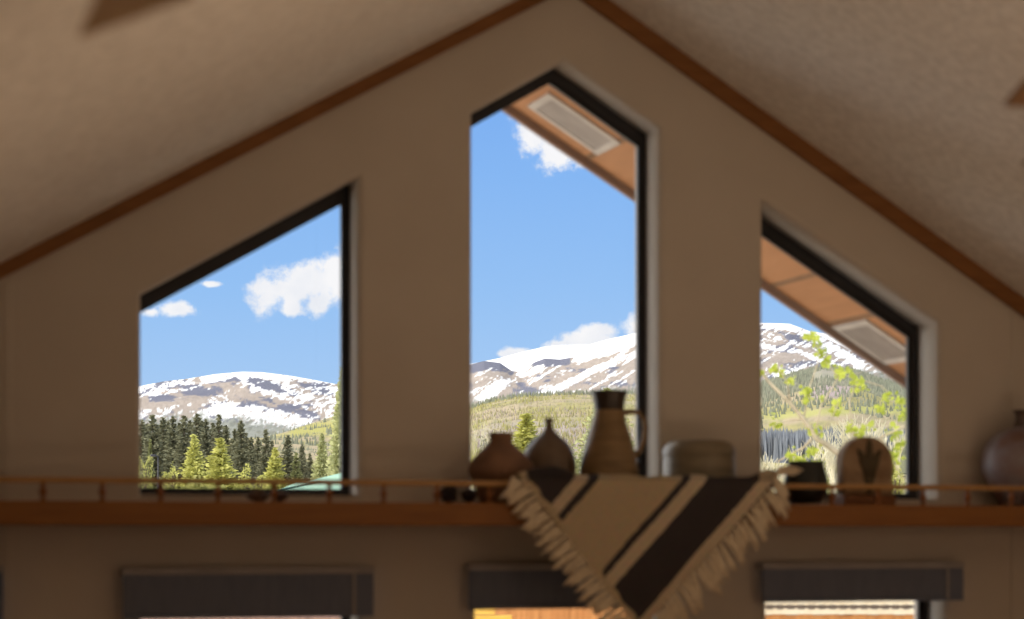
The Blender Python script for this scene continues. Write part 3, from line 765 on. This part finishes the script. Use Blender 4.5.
# distant woods: nobody could count these
def far_forest():
    rnd = random.Random(3); vs = []; fs = []; cs = []
    def cone(p, h, w, c, tiers=2):
        n = 6
        for k in range(tiers):
            z0 = h*(.10+.45*k/tiers*1.3); z1 = h*(.60+.40*(k+1)/tiers) if k < tiers-1 else h; ww = w*(1-.35*k)
            b = len(vs); ph = rnd.uniform(0, 1)
            for i in range(n): vs.append((p.x+ww*math.cos(i*2*PI/n+ph), p.y+ww*math.sin(i*2*PI/n+ph), p.z+z0)); cs.append(tuple(q*.9 for q in c))
            vs.append((p.x, p.y, p.z+min(z1, h))); cs.append(tuple(q*1.0 for q in c))
            for i in range(n): fs.append((b+i, b+(i+1) % n, b+n))
    def colr(base): 
        k = rnd.uniform(.75, 1.25); return tuple(q*k for q in base)
    def scatter(n, x0, x1, t0, t1, h0, h1, base, cond=None, wf=1.):
        for _ in range(n):
            px = rnd.uniform(x0, x1); t = math.exp(rnd.uniform(math.log(t0), math.log(t1)))
            if cond and not cond(px, t): continue
            p = gpos(px, t); h = rnd.uniform(h0, h1); p.z -= .6
            cone(p, h, h*rnd.uniform(.16, .24)*wf, colr(base))
    G = (.17, .18, .115); GR = (.22, .235, .175); OL = (.33, .31, .13); BL = (.20, .22, .25)
    nz = lambda px, t: float(fbm(np.array([px/22.]), np.array([math.log(t)*7]), 3, 77)[0])
    scatter(420, 255, 350, 900, 1880, 2.5, 5, GR, lambda px, t: nz(px, t) > .58 or t > 1820)
    scatter(2600, 462, 650, 900, 1900, 1.6, 4, OL, lambda px, t: nz(px, t) > .52)
    for cc in ((.34, .29, .16), (.27, .26, .12), (.33, .28, .25)):
        scatter(2600, 462, 650, 500, 1880, .8, 2.6, cc, None, .8)
    scatter(420, 462, 650, 1800, 1900, 3, 6, GR)
    for cc in ((.30, .30, .23), (.24, .255, .19)):
        scatter(2600, 755, 912, 1150, 1900, 2.0, 4.5, cc, lambda px, t: not (813 < px < 846 and 1330 < t < 1720), .7)
        scatter(1200, 262, 350, 700, 1850, .8, 2.2, cc, None, .8)
    scatter(1800, 755, 912, 1250, 1900, 3, 5.5, GR, lambda px, t: not (813 < px < 846 and 1330 < t < 1720))
    scatter(500, 755, 912, 900, 1200, 1.8, 4.5, GR)
    scatter(3600, 755, 912, 500, 640, 7.5, 10.0, BL, None, .42)
    scatter(300, 462, 650, 380, 640, 1.5, 3.5, OL)
    # far beyond the windows, thinner
    scatter(500, -400, 130, 300, 1700, 6, 12, G); scatter(500, 912, 1500, 300, 1700, 6, 12, G); scatter(300, 345, 465, 500, 1800, 6, 10, GR); scatter(300, 645, 760, 500, 1800, 6, 10, GR)
    me = bpy.data.meshes.new('distant_forest'); me.from_pydata(vs, [], fs); me.update()
    a = me.color_attributes.new('Col', 'FLOAT_COLOR', 'POINT'); a.data.foreach_set('color', np.array([(*c, 1) for c in cs], dtype=np.float32).ravel())
    o = link('distant_forest', me, M['forest'])
    tag(o, 'distant conifer woods scattered over the hillside below the mountains', 'forest', None, 'stuff')
far_forest()

# ------------------------------------------------------------------ individual conifers
def conifer_mesh(h, w, seed, dens=1., open_=0., fine=1.):
    """foliage of a conifer: whorls of drooping boughs carrying needle sprays"""
    rnd = random.Random(seed); vs = []; fs = []
    nw = int(26*dens)
    for k in range(nw):
        f = (k+rnd.random()*.6)/nw
        z = h*(.05+.95*f); R = w*(1-f)**.85*(.75+.45*rnd.random())+.04*w
        nb = max(4, int(11*(1-f)+4))
        for b in range(nb):
            if rnd.random() < open_: continue
            a = 2*PI*(b+rnd.random())/nb; L = R*rnd.uniform(.6, 1.1)
            dirv = Vector((math.cos(a), math.sin(a), 0)); side = Vector((-dirv.y, dirv.x, 0))
            ns = max(3, int((11*L/w+3)/fine))
            for s in range(ns):
                q = (s+.6)/ns
                c = dirv*(L*q)+Vector((0, 0, z+L*(.18*q-.42*q*q)+rnd.uniform(-.02, .02)*h))+side*rnd.uniform(-.18, .18)*L
                sz_ = w*fine*rnd.uniform(.075, .145)*(1.05-.35*q)
                d = (dirv+side*rnd.uniform(-1, 1)+Vector((0, 0, rnd.uniform(-.3, .7)))).normalized()
                e = d.cross(Vector((rnd.uniform(-1, 1), rnd.uniform(-1, 1), rnd.uniform(-1, 1)))).normalized()
                i = len(vs)
                vs.extend([c-d*sz_, c+e*sz_*.55, c+d*sz_*1.3, c-e*sz_*.55]); fs.append((i, i+1, i+2, i+3))
    me = bpy.data.meshes.new('foliage'); me.from_pydata([tuple(v) for v in vs], [], fs); me.update(); return me
def trunk_mesh(h, r):
    bm = bmesh.new(); tube(bm, [(0, 0, -.3), (0.01*h, 0, h*.4), (0, .005*h, h*.75), (0, 0, h*.98)], [r, r*.75, r*.4, r*.1], 8)
    me = bpy.data.meshes.new('trunk'); bmesh.ops.recalc_face_normals(bm, faces=bm.faces[:]); bm.to_mesh(me); bm.free(); me.materials.append(M['bark']); return me
PRO = {}
for key, mm, w, dens, op, seeds in (('D', 'conD', .27, 1.3, .05, 3), ('M', 'conM', .24, 1.2, .05, 2), ('L', 'conL', .34, 1.2, .0, 3), ('P', 'conP', .28, 2.0, .0, 2)):
    PRO[key] = []
    for s in range(seeds):
        fm = conifer_mesh(1., w, 40+s+ord(key), dens, op); fm.materials.append(M[mm]); PRO[key].append((fm, trunk_mesh(1., .022)))
PRO['Q'] = []
fm = conifer_mesh(1., .50, 77, 2.2, 0., .45); fm.materials.append(M['conP']); PRO['Q'].append((fm, PRO['P'][0][1]))
def conifer(px, top, t, key, label, group=None, wx=1., i=0):
    b = gpos(px, t); b.z -= .1
    z1 = CZ+t*(HY-top)/F; h = (z1-b.z)/1.02
    r = thing('conifer', b, label, 'tree', group); r.rotation_euler.z = random.uniform(0, 6.28)
    fm, tm = PRO[key][i % len(PRO[key])]
    for nm, me, s in (('trunk', tm, h), ('foliage', fm, h)):
        o = bpy.data.objects.new(nm, me); col.objects.link(o); o.parent = r; o.scale = (h*wx, h*wx, h)
    return r
ORD = ['first', 'second', 'third', 'fourth', 'fifth', 'sixth', 'seventh', 'eighth', 'ninth', 'tenth', 'eleventh', 'twelfth', 'thirteenth']
dk = [(142, 419, 150, .8), (153, 412, 138, .85), (163, 416, 162, .8), (173, 415, 146, .8), (184, 413, 134, .8), (197, 412, 158, .85), (206, 418, 140, .75), (219, 412, 172, .65), (241, 419, 130, .75), (251, 436, 150, .8), (266, 427, 136, .7), (288, 434, 152, .9), (302, 443, 136, .75)]
for i, (x, y, t, w) in enumerate(dk):
    conifer(x, y, t, 'D', 'dark conifer, %s from the left in the tall dark row in the left window' % ORD[i], 'dark conifers in the left window', w*1.2, i)
bk = [(147, 421), (158, 424), (168, 420), (179, 421), (190, 419), (202, 420), (213, 421), (226, 424), (235, 428), (246, 431), (258, 436), (272, 440), (310, 452)]
for i, (x, y) in enumerate(bk):
    conifer(x, y, 190+20*(i % 4), 'D', 'dim conifer glimpsed between the tall dark ones, %s from the left in the farther row' % ORD[i], 'farther conifers in the left window', 1.05, i+1)
conifer(194, 433, 118, 'L', 'yellow-green pointed pine in front of the dark row, left of the brightest pine', 'sunlit pines', .95, 0)
conifer(220, 436, 112, 'L', 'brightest bushy yellow-green pine in the left window', 'sunlit pines', 1.25, 1)
conifer(275, 446, 124, 'L', 'yellow-green pine with rounded top right of the middle of the left window', 'sunlit pines', 1.1, 2)
conifer(296, 452, 116, 'M', 'dull green small pine just left of the teal roof', 'sunlit pines', 1.2, 0)
conifer(322, 432, 108, 'P', 'pale green spruce standing behind the teal roof', 'sunlit pines', .85, 0)
conifer(342, 366, 95, 'P', 'tallest pale spruce half hidden by the right side of the left window frame', 'sunlit pines', .55, 1)
conifer(150, 437, 118, 'M', 'dark green spruce standing beside the lamp post', 'sunlit pines', .6, 1)
conifer(526, 411, 150, 'L', 'yellow-green pine behind the bottle vase in the middle window', 'sunlit pines', 1.45, 1)
conifer(607, 387, 130, 'Q', 'tall pale conifer mostly hidden behind the tall jug', 'sunlit pines', 1.05, 0)
conifer(893, 462, 60, 'L', 'small yellow-green pine at the right side of the right window', 'sunlit pines', .8, 2)

# shrubs: leafy clumps
def shrub(px, top, t, wpx, m, label, seed, group='sunlit bushes'):
    b = gpos(px, t); z1 = CZ+t*(HY-top)/F; h = z1-b.z; w = wpx*t/F
    rnd = random.Random(seed); r = thing('shrub', b, label, 'bush', group)
    bm = bmesh.new()
    for k in range(5):
        a = rnd.uniform(0, 6.28); tube(bm, [b, b+Vector((math.cos(a)*w*.2, math.sin(a)*w*.2, h*.45)), b+Vector((math.cos(a)*w*.5, math.sin(a)*w*.5, h*.8))], [.04, .03, .01], 5)
    obj('stems', bm, M['bark'], r)
    vs = []; fs = []
    for k in range(1500):
        d = Vector((rnd.gauss(0, 1), rnd.gauss(0, 1), rnd.gauss(0, 1))).normalized()*rnd.uniform(.55, 1.0)**.5
        lob = 1+.25*math.sin(d.x*5+seed)+.2*math.sin(d.z*7+seed*2)
        c = b+Vector((d.x*w*lob*.85, d.y*w*lob*.85, h*.5+d.z*h*.48*lob))
        c.z = max(c.z, b.z+.02)
        s = w*rnd.uniform(.06, .12)
        e1 = Vector((rnd.gauss(0, 1), rnd.gauss(0, 1), rnd.gauss(0, 1))).normalized(); e2 = e1.cross(Vector((rnd.gauss(0, 1), rnd.gauss(0, 1), rnd.gauss(0, 1)))).normalized()
        i = len(vs); vs.extend([c-e1*s, c+e2*s*.6, c+e1*s, c-e2*s*.6]); fs.append((i, i+1, i+2, i+3))
    pyobj('foliage', vs, fs, m, r)
shrub(145, 455, 100, 9, M['bush'], 'olive bush in the bottom left corner of the left window', 5)
shrub(171, 463, 102, 9, M['conL'], 'round yellow bush between the lamp post and the pointed pine', 6)
shrub(245, 470, 104, 12, M['conL'], 'low yellow bush right of the brightest pine', 7)
shrub(262, 476, 98, 12, M['conL'], 'low yellow-green bush near the left end of the teal roof', 8)
shrub(200, 478, 96, 26, M['bush'], 'long low hedge at the foot of the sunlit pines', 9)
shrub(475, 440, 140, 6, M['conL'], 'yellow bush at the lower left corner of the middle window', 10)
shrub(488, 437, 176, 9, M['greybush'], 'grey-green bush above the squat brown pot', 11)
shrub(895, 455, 45, 11, M['bush'], 'bright leafy bush right of the arched plaque', 12)
shrub(818, 452, 74, 14, M['bush'], 'leafy bush between the black bowl and the arched plaque', 13)

# bare deciduous trees, many forking twigs
def bare_tree(px, top, t, label, seed, spread=.5, m='twig', lvl=5, rad=.05):
    b = gpos(px, t); h = CZ+t*(HY-top)/F-b.z; rnd = random.Random(seed)
    r = thing('bare_tree', b, label, 'tree', 'bare spring trees'); bm = bmesh.new()
    def grow(p, d, l, rr, n):
        q = p+d*l; mid = p+d*l*.5+Vector((rnd.uniform(-1, 1), rnd.uniform(-1, 1), 0))*l*.05
        tube(bm, [p, mid, q], [rr, rr*.85, rr*.65], 4, False)
        if n == 0: return
        for k in range(3 if n > 1 else 2):
            nd = (d+Vector((rnd.uniform(-1, 1), rnd.uniform(-1, 1), rnd.uniform(0, .5)))*spread).normalized()
            grow(p+d*l*rnd.uniform(.6, 1.), nd, l*rnd.uniform(.6, .8), rr*.62, n-1)
    for k in range(3):
        grow(b+Vector((rnd.uniform(-.1, .1)*h, 0, 0)), Vector((rnd.uniform(-.3, .3), rnd.uniform(-.2, .2), 1)).normalized(), h*.33, rad, lvl-1)
    obj('branches', bm, M[m], r)
bare_tree(781, 425, 60, 'bare cream-twigged bush at the left side of the right window', 2, .55, rad=.075)
bare_tree(868, 398, 150, 'tall bare pale tree behind the arched plaque', 4, .4, rad=.10)
bare_tree(835, 425, 120, 'lower bare tree left of the arched plaque top', 9, .45, rad=.085)
bare_tree(884, 420, 120, 'bare pale tree near the right jamb of the right window', 12, .4, rad=.085)
bare_tree(482, 415, 270, 'bare grey tree at the left of the middle window', 14, .4, rad=.10)
bare_tree(506, 418, 245, 'bare grey tree left of the yellow-green pine in the middle window', 15, .4, rad=.10)
bare_tree(560, 425, 230, 'bare grey tree right of the bottle vase neck', 16, .4, rad=.09)

bare_tree(853, 404, 170, 'bare pale tree just left of the tallest one behind the arched plaque', 22, .4, rad=.10)
bare_tree(899, 408, 165, 'bare pale tree hard against the right jamb of the right window', 23, .4, rad=.10)
bare_tree(822, 418, 140, 'bare pale tree standing behind the forked aspen limb', 24, .4, rad=.09)

# aspen close to the window: pale limbs, small bright leaves
def aspen():
    t0 = 16.0; ks = t0/13; rnd = random.Random(21)
    base = gpos(872, t0)
    r = thing('aspen_tree', base, 'aspen with pale limbs and bright new leaves just outside the right window', 'tree')
    Q = lambda px, py, dt=0.: P(px, py, t0+dt)
    bm = bmesh.new(); tube(bm, [base-Vector((0, 0, .2)), Q(868, 700), Q(862, 560), Q(856, 490)], [.09, .08, .06, .043], 10); obj('trunk', bm, M['aspbark'], r, True)
    limbs = [([(856, 490), (846, 460), (830, 446), (815, 438), (804, 420), (790, 402), (770, 384), (755, 366)], .024),
             ([(812, 440), (803, 447), (792, 453), (778, 462)], .010), ([(812, 436), (816, 425), (822, 405), (838, 378), (862, 372)], .007),
             ([(856, 490), (862, 455), (880, 438), (895, 431), (915, 420)], .010), ([(862, 455), (852, 430), (850, 400), (858, 380), (880, 385), (900, 402)], .008),
             ([(804, 420), (806, 395), (818, 366), (822, 348), (808, 336)], .006), ([(790, 402), (788, 382), (778, 368)], .005), ([(880, 438), (892, 455), (898, 470)], .006),
             ([(804, 420), (790, 420), (776, 424)], .005), ([(838, 378), (826, 361)], .004), ([(815, 438), (830, 420), (838, 402)], .005)]
    for k, (pts, rr) in enumerate(limbs):
        bm = bmesh.new(); dts = [.25*math.sin(k*1.7)*i/len(pts) for i in range(len(pts))]
        tube(bm, [Q(x+rnd.uniform(-1, 1), y+rnd.uniform(-1, 1), d) for (x, y), d in zip(pts, dts)], [rr*ks*(1-.75*i/len(pts)) for i in range(len(pts))], 7); obj('limb', bm, M['aspbark'], r, True)
    cl = [(814, 338, 7), (806, 337, 4), (820, 350, 8), (826, 362, 9), (839, 374, 7), (850, 372, 5), (861, 386, 9), (855, 379, 6), (775, 367, 6), (781, 373, 6), (789, 382, 5), (805, 393, 7), (808, 400, 5), (889, 397, 9), (899, 403, 8), (838, 402, 6), (776, 424, 8), (816, 432, 8), (810, 451, 9), (792, 456, 8), (852, 428, 7), (862, 432, 7), (895, 432, 9), (896, 457, 9), (836, 412, 6), (822, 398, 3), (900, 444, 6), (802, 462, 8), (818, 466, 7), (762, 372, 4), (880, 408, 6), (870, 425, 5), (905, 415, 8)]
    vs = []; fs = []
    for (x, y, s) in cl:
        for k in range(int(s*2.6)):
            c = Q(x+rnd.gauss(0, s*.42), y+rnd.gauss(0, s*.42), rnd.uniform(-.12, .12)); z = .013*ks*rnd.uniform(.8, 1.6)
            n1 = Vector((rnd.gauss(0, 1), rnd.gauss(0, 1), rnd.gauss(0, 1))).normalized(); n2 = n1.cross(Vector((rnd.gauss(0, 1), rnd.gauss(0, 1), rnd.gauss(0, 1)))).normalized()
            i = len(vs)
            for a in range(6): vs.append(c+n1*z*1.15*math.cos(a*PI/3)+n2*z*math.sin(a*PI/3))
            fs.append(tuple(range(i, i+6)))
    o = pyobj('leaves', vs, fs, M['aspleaf'], r)
aspen()

# ------------------------------------------------------------------ neighbouring cabin with teal roof
def cabin():
    t0 = 42.0
    k = lambda px, py, t=t0: P(px, py, t)
    g = gpos(330, t0)
    r = thing('cabin', g, 'low cabin with teal metal roof seen over the shelf in the left window', 'building')
    eL, eR = k(262, 496, 40), k(470, 497, 40); rdL, rdR = k(297, 482.5, 44), k(415, 470, 44)
    bL, bR = k(290, 496, 48), k(460, 494, 48)
    def sheet(name, pts, th=.08):
        bm = bmesh.new(); A = [bm.verts.new(p) for p in pts]; B = [bm.verts.new(Vector(p)-Vector((0, 0, th))) for p in pts]
        bm.faces.new(A); bm.faces.new(B[::-1]); n_ = len(pts)
        for i in range(n_): bm.faces.new((A[i], B[i], B[(i+1) % n_], A[(i+1) % n_]))
        return obj(name, bm, M['tealroof'], r)
    f = sheet('roof_front', [eL, eR, rdR, rdL]); sheet('roof_back', [rdL, rdR, bR, bL])
    sheet('roof_hip', [eL, rdL, bL])
    # upper roof stage rising to the right
    u0, u1, u2, u3 = k(303, 482, 43.6), k(430, 474, 43.6), k(430, 464, 46), k(345, 472, 46)
    sheet('upper_roof', [u0, u1, u2, u3])
    bm = bmesh.new()
    for i in range(15):
        q = (i+.2)/15; q2 = (i+.75)/15
        a = Vector(eL).lerp(rdL, .35).lerp(Vector(eR).lerp(rdR, .75), 0)
        s0 = k(279, 491.5, 40.6); s1 = k(321, 483.3, 43.0)
        tube(bm, [s0.lerp(s1, q)+Vector((0, -.05, .03)), s0.lerp(s1, q2)+Vector((0, -.05, .03))], .022, 5)
    obj('snow_guard', bm, M['guard'], f)
    x0, x1 = eL.x+.5, eR.x-.4; y0, y1 = min(eL.y, eR.y)+.9, bL.y-.5
    bx('wall', x0, x1, y0, y1, g.z-.3, min(eL.z, eR.z)-.05, M['cabin'], r)
cabin()
# lamp post
lp = gpos(158, 92); lt = P(158, 457, 92)
r = thing('street_lamp', lp, 'thin dark lamp post among the trees at the left', 'lamp post')
bm = bmesh.new(); tube(bm, [lp-Vector((0, 0, .2)), lp.lerp(lt, .5), lt], [.045, .038, .03], 8); obj('post', bm, M['metal'], r, True)
bm = bmesh.new(); tube(bm, [lt-Vector((0, 0, .02)), lt+Vector((-.05, 0, .06)), lt+Vector((-.12, 0, .06))], [.03, .03, .03], 8); obj('arm', bm, M['metal'], r, True)
bm = bmesh.new(); box(bm, lt.x-.34, lt.x-.1, -.1+lt.y, .1+lt.y, lt.z+.02, lt.z+.12, .03); obj('lamp_head', bm, M['metal'], r)

# ------------------------------------------------------------------ board fence glimpsed below the blinds
def fence(px0, px1, t, top, label, cap=True, boards=9, wood='cedar'):
    a0, a1 = P(px0, top, t), P(px1, top, t)
    g = gpos((px0+px1)/2, t); r = thing('board_fence', Vector(((a0.x+a1.x)/2, (a0.y+a1.y)/2, g.z)), label, 'fence')
    v = Vector((a1.x-a0.x, a1.y-a0.y, 0)); L = v.length; ang = math.atan2(v.y, v.x)
    T = Matrix.Translation((a0.x, a0.y, 0)) @ Matrix.Rotation(ang, 4, 'Z')
    def put(name, bm, m): bm.transform(T); return obj(name, bm, m, r)
    zt = a0.z-(.10 if cap else 0); w = L/boards
    for i in range(boards):
        bm = bmesh.new(); box(bm, i*w-.004, (i+1)*w+.004, -.012+.006*(i % 2), .012+.006*(i % 2), g.z-.2, zt-.004*(i % 2), .002); put('board', bm, M[wood])
    for x in (0.06, L/2, L-.06):
        bm = bmesh.new(); box(bm, x-.05, x+.05, .02, .12, g.z-.3, zt, .004); put('post', bm, M['cedar'])
    if cap:
        bm = bmesh.new(); box(bm, -.02, L+.02, -.018, .12, zt, zt+.045, .005); put('lower_cap', bm, M['cream'])
        bm = bmesh.new(); box(bm, -.02, L+.02, -.016, .12, zt+.045, zt+.066); 
        for i in range(int(L/.075)):
            box(bm, i*.075, i*.075+.045, -.024, -.016, zt+.040, zt+.07)
        put('drip_strip', bm, M['drip'])
        bm = bmesh.new(); box(bm, -.02, L+.02, -.02, .12, zt+.066, zt+.105, .005); put('upper_cap', bm, M['cream'])
    return r, T, L, g
fence(745, 960, 14.3, 600.5, 'orange cedar fence with a cream cap below the right blind', True, 16)
fr, T, L, g = fence(493, 735, 17.0, 597, 'orange cedar fence below the middle blind, partly behind the rug', False, 16)
fence(120, 380, 18, 615.2, 'low reddish fence just showing below the left blind', False, 18, 'pinkwood')
# fresh planks stacked in front of the fence
s0, s1 = P(455, 603, 15.6), P(508, 603, 15.6)
for i, (y0, y1, px1, lb) in enumerate(((600, 614.6, 495, 'upper yellow plank under the middle blind'), (615.2, 634, 512, 'lower yellow plank under the middle blind'), (634.5, 655, 512, 'third yellow plank, below the lower one'))):
    a, b = P(450, y0, 15.6), P(px1, y1, 15.6)
    v = Vector((b.x-a.x, b.y-a.y, 0)); bm = bmesh.new(); box(bm, 0, v.length, -.05, .05, b.z, a.z, .004)
    bm.transform(Matrix.Translation((a.x, a.y, 0)) @ Matrix.Rotation(math.atan2(v.y, v.x), 4, 'Z'))
    tag(obj('plank', bm, M['yellow']), lb, 'plank', 'yellow planks')
a = P(450, 655, 15.6); b = P(512, 655, 15.6); gz = gpos(480, 15.6).z
v = Vector((b.x-a.x, b.y-a.y, 0)); bm = bmesh.new()
for x in (.05, v.length-.05): box(bm, x-.04, x+.04, -.045, .045, gz-.1, a.z-.004, .004)
bm.transform(Matrix.Translation((a.x, a.y, 0)) @ Matrix.Rotation(math.atan2(v.y, v.x), 4, 'Z'))
tag(obj('trestle', bm, M['cedar']), 'short wooden trestle legs holding up the yellow planks', 'trestle')

# ================================================================== SKY, SUN, FILL LIGHTS
def sky():
    w = bpy.data.worlds.new('sky'); sc.world = w; w.use_nodes = True; nt = w.node_tree; N = nt.nodes; Lk = nt.links
    bg = N['Background']
    def math_(op, a, b=None, c=None):
        n = N.new('ShaderNodeMath'); n.operation = op
        for i, q in enumerate((a, b, c)):
            if q is None: continue
            if isinstance(q, (int, float)): n.inputs[i].default_value = q
            else: Lk.new(q, n.inputs[i])
        return n.outputs[0]
    tc = N.new('ShaderNodeTexCoord'); sp = N.new('ShaderNodeSeparateXYZ'); Lk.new(tc.outputs['Generated'], sp.inputs[0])
    x, y, z = sp.outputs
    az = math_('ARCTAN2', x, y)
    el = math_('ARCTAN2', z, math_('SQRT', math_('ADD', math_('MULTIPLY', x, x), math_('MULTIPLY', y, y))))
    rp = N.new('ShaderNodeValToRGB'); e = rp.color_ramp.elements
    mr = N.new('ShaderNodeMapRange'); mr.inputs['From Min'].default_value = 0; mr.inputs['From Max'].default_value = 1.2; Lk.new(el, mr.inputs['Value'])
    cols = [(0., (178, 210, 244)), (.055, (170, 206, 246)), (.10, (150, 195, 246)), (.15, (134, 184, 245)), (.19, (122, 174, 243)), (.26, (150, 188, 240)), (.42, (206, 216, 230)), (1., (186, 200, 222))]
    while len(e) < len(cols): e.new(.5)
    for q, (p, c) in zip(e, cols): q.position = p; q.color = (*srgb(*c), 1)
    Lk.new(mr.outputs[0], rp.inputs['Fac'])
    # fair-weather clouds, each a cluster of lobes at its own bearing and height
    def ang(px, py):
        dx, dy, dz = ray(px, py); return math.atan2(dx, dy), math.atan2(dz, math.hypot(dx, dy))
    lobes = [(332, 268, 26, 22), (305, 283, 36, 27), (271, 289, 30, 25), (318, 305, 20, 17), (350, 285, 30, 36), (292, 306, 14, 14),
             (172, 310, 28, 10), (150, 312, 16, 8), (212, 284, 15, 4.5),
             (534, 130, 26, 30), (556, 147, 32, 26), (588, 150, 32, 24), (524, 118, 14, 16),
             (588, 338, 36, 12), (602, 330, 26, 9), (560, 346, 24, 7), (520, 352, 26, 7), (508, 354, 16, 6), (640, 326, 32, 13), (672, 325, 40, 16)]
    mask = None
    cv = N.new('ShaderNodeCombineXYZ'); Lk.new(az, cv.inputs[0]); Lk.new(el, cv.inputs[1])
    for (px, py, rx, ry) in lobes:
        a, b = ang(px, py)
        da = math_('MULTIPLY', math_('SUBTRACT', az, a), F/rx); de = math_('MULTIPLY', math_('SUBTRACT', el, b), F/ry)
        m = math_('SUBTRACT', 1.0, math_('SQRT', math_('ADD', math_('MULTIPLY', da, da), math_('MULTIPLY', de, de))))
        mask = m if mask is None else math_('SMOOTH_MAX', mask, m, .5)
    nz = N.new('ShaderNodeTexNoise'); nz.inputs['Scale'].default_value = 60; nz.inputs['Detail'].default_value = 9; nz.inputs['Roughness'].default_value = .62
    Lk.new(cv.outputs[0], nz.inputs['Vector'])
    mm = math_('MULTIPLY_ADD', math_('SUBTRACT', nz.outputs['Fac'], .52), 2.3, mask)
    sm = N.new('ShaderNodeMapRange'); sm.interpolation_type = 'SMOOTHSTEP'; sm.inputs['From Min'].default_value = -.02; sm.inputs['From Max'].default_value = .55
    Lk.new(mm, sm.inputs['Value'])
    nz2 = N.new('ShaderNodeTexNoise'); nz2.inputs['Scale'].default_value = 40; nz2.inputs['Detail'].default_value = 6; Lk.new(cv.outputs[0], nz2.inputs['Vector'])
    cr = N.new('ShaderNodeValToRGB'); cr.color_ramp.elements[0].position = .3; cr.color_ramp.elements[0].color = (*srgb(233, 237, 245), 1); cr.color_ramp.elements[1].position = .6; cr.color_ramp.elements[1].color = (*srgb(250, 250, 252), 1)
    Lk.new(nz2.outputs['Fac'], cr.inputs['Fac'])
    mx = N.new('ShaderNodeMix'); mx.data_type = 'RGBA'; Lk.new(sm.outputs[0], mx.inputs[0]); Lk.new(rp.outputs['Color'], mx.inputs[6]); Lk.new(cr.outputs['Color'], mx.inputs[7])
    nb = N.new('ShaderNodeTexNoise'); nb.inputs['Scale'].default_value = 9; nb.inputs['Detail'].default_value = 8; nb.inputs['Roughness'].default_value = .6; Lk.new(cv.outputs[0], nb.inputs['Vector'])  # bright cloud bank out of view to the left, added to brighten the reveals
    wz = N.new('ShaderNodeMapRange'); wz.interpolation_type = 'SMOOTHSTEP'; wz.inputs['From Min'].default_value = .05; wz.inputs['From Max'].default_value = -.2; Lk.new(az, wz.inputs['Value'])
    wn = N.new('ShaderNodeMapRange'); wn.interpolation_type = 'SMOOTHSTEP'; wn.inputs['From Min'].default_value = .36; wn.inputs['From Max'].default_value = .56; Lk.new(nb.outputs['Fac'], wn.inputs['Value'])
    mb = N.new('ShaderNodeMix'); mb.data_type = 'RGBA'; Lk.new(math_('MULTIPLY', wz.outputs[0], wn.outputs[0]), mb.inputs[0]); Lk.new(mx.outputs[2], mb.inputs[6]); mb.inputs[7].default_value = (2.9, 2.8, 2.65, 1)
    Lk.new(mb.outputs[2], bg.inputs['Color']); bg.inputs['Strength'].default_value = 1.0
sky()
sun = bpy.data.lights.new('sun', 'SUN'); sun.energy = 2.45; sun.color = (1., .93, .82); sun.angle = .0093
so = bpy.data.objects.new('sun', sun); col.objects.link(so)
sd = Vector((-.68, -.44, .62)).normalized()          # towards the sun: behind the house, to the left
so.rotation_euler = sd.to_track_quat('Z', 'Y').to_euler()

def area(name, loc, target, sx, sy, power, c):
    l = bpy.data.lights.new(name, 'AREA'); l.shape = 'RECTANGLE'; l.size = sx; l.size_y = sy; l.energy = power; l.color = c
    o = bpy.data.objects.new(name, l); col.objects.link(o); o.location = loc
    o.rotation_euler = (Vector(loc)-Vector(target)).to_track_quat('Z', 'Y').to_euler(); return o
for i, (x, y) in enumerate(((2.1, -4.3), (4.6, -3.9))):  # unseen fill lights below the view, added to brighten the ceiling
    area('ceiling_fill', (x, y, .8), (x+.01, y, 4), 1.5, 1.5, (16.5, 20)[i], (1., .70, .46)).data.spread = math.radians(165)
area('room_fill', (4.5, -8.4, 2.6), (3.0, 0, 2.2), .7, .7, 11, (1., .68, .42))  # unseen fill light behind the camera, added to brighten the room

# ================================================================== CAMERA
cam = bpy.data.cameras.new('camera'); co = bpy.data.objects.new('camera', cam); col.objects.link(co)
co.location = (0, -D, CZ); co.rotation_euler = (PI/2, 0, -TH)
cam.sensor_width = 36; cam.lens = 36*F/1024; cam.shift_y = (HY-309.5)/1024
cam.clip_start = .05; cam.clip_end = 30000
cam.dof.use_dof = True; cam.dof.focus_distance = 300; cam.dof.aperture_fstop = 2.8; cam.dof.aperture_blades = 9
sc.camera = co
sc.view_settings.view_transform = 'Standard'; sc.view_settings.look = 'None'; sc.view_settings.gamma = 1; sc.view_settings.use_curve_mapping = False
sc.view_settings.exposure = 0
sc.cycles.use_denoising = True
sc.cycles.max_bounces = 10; sc.cycles.transparent_max_bounces = 16
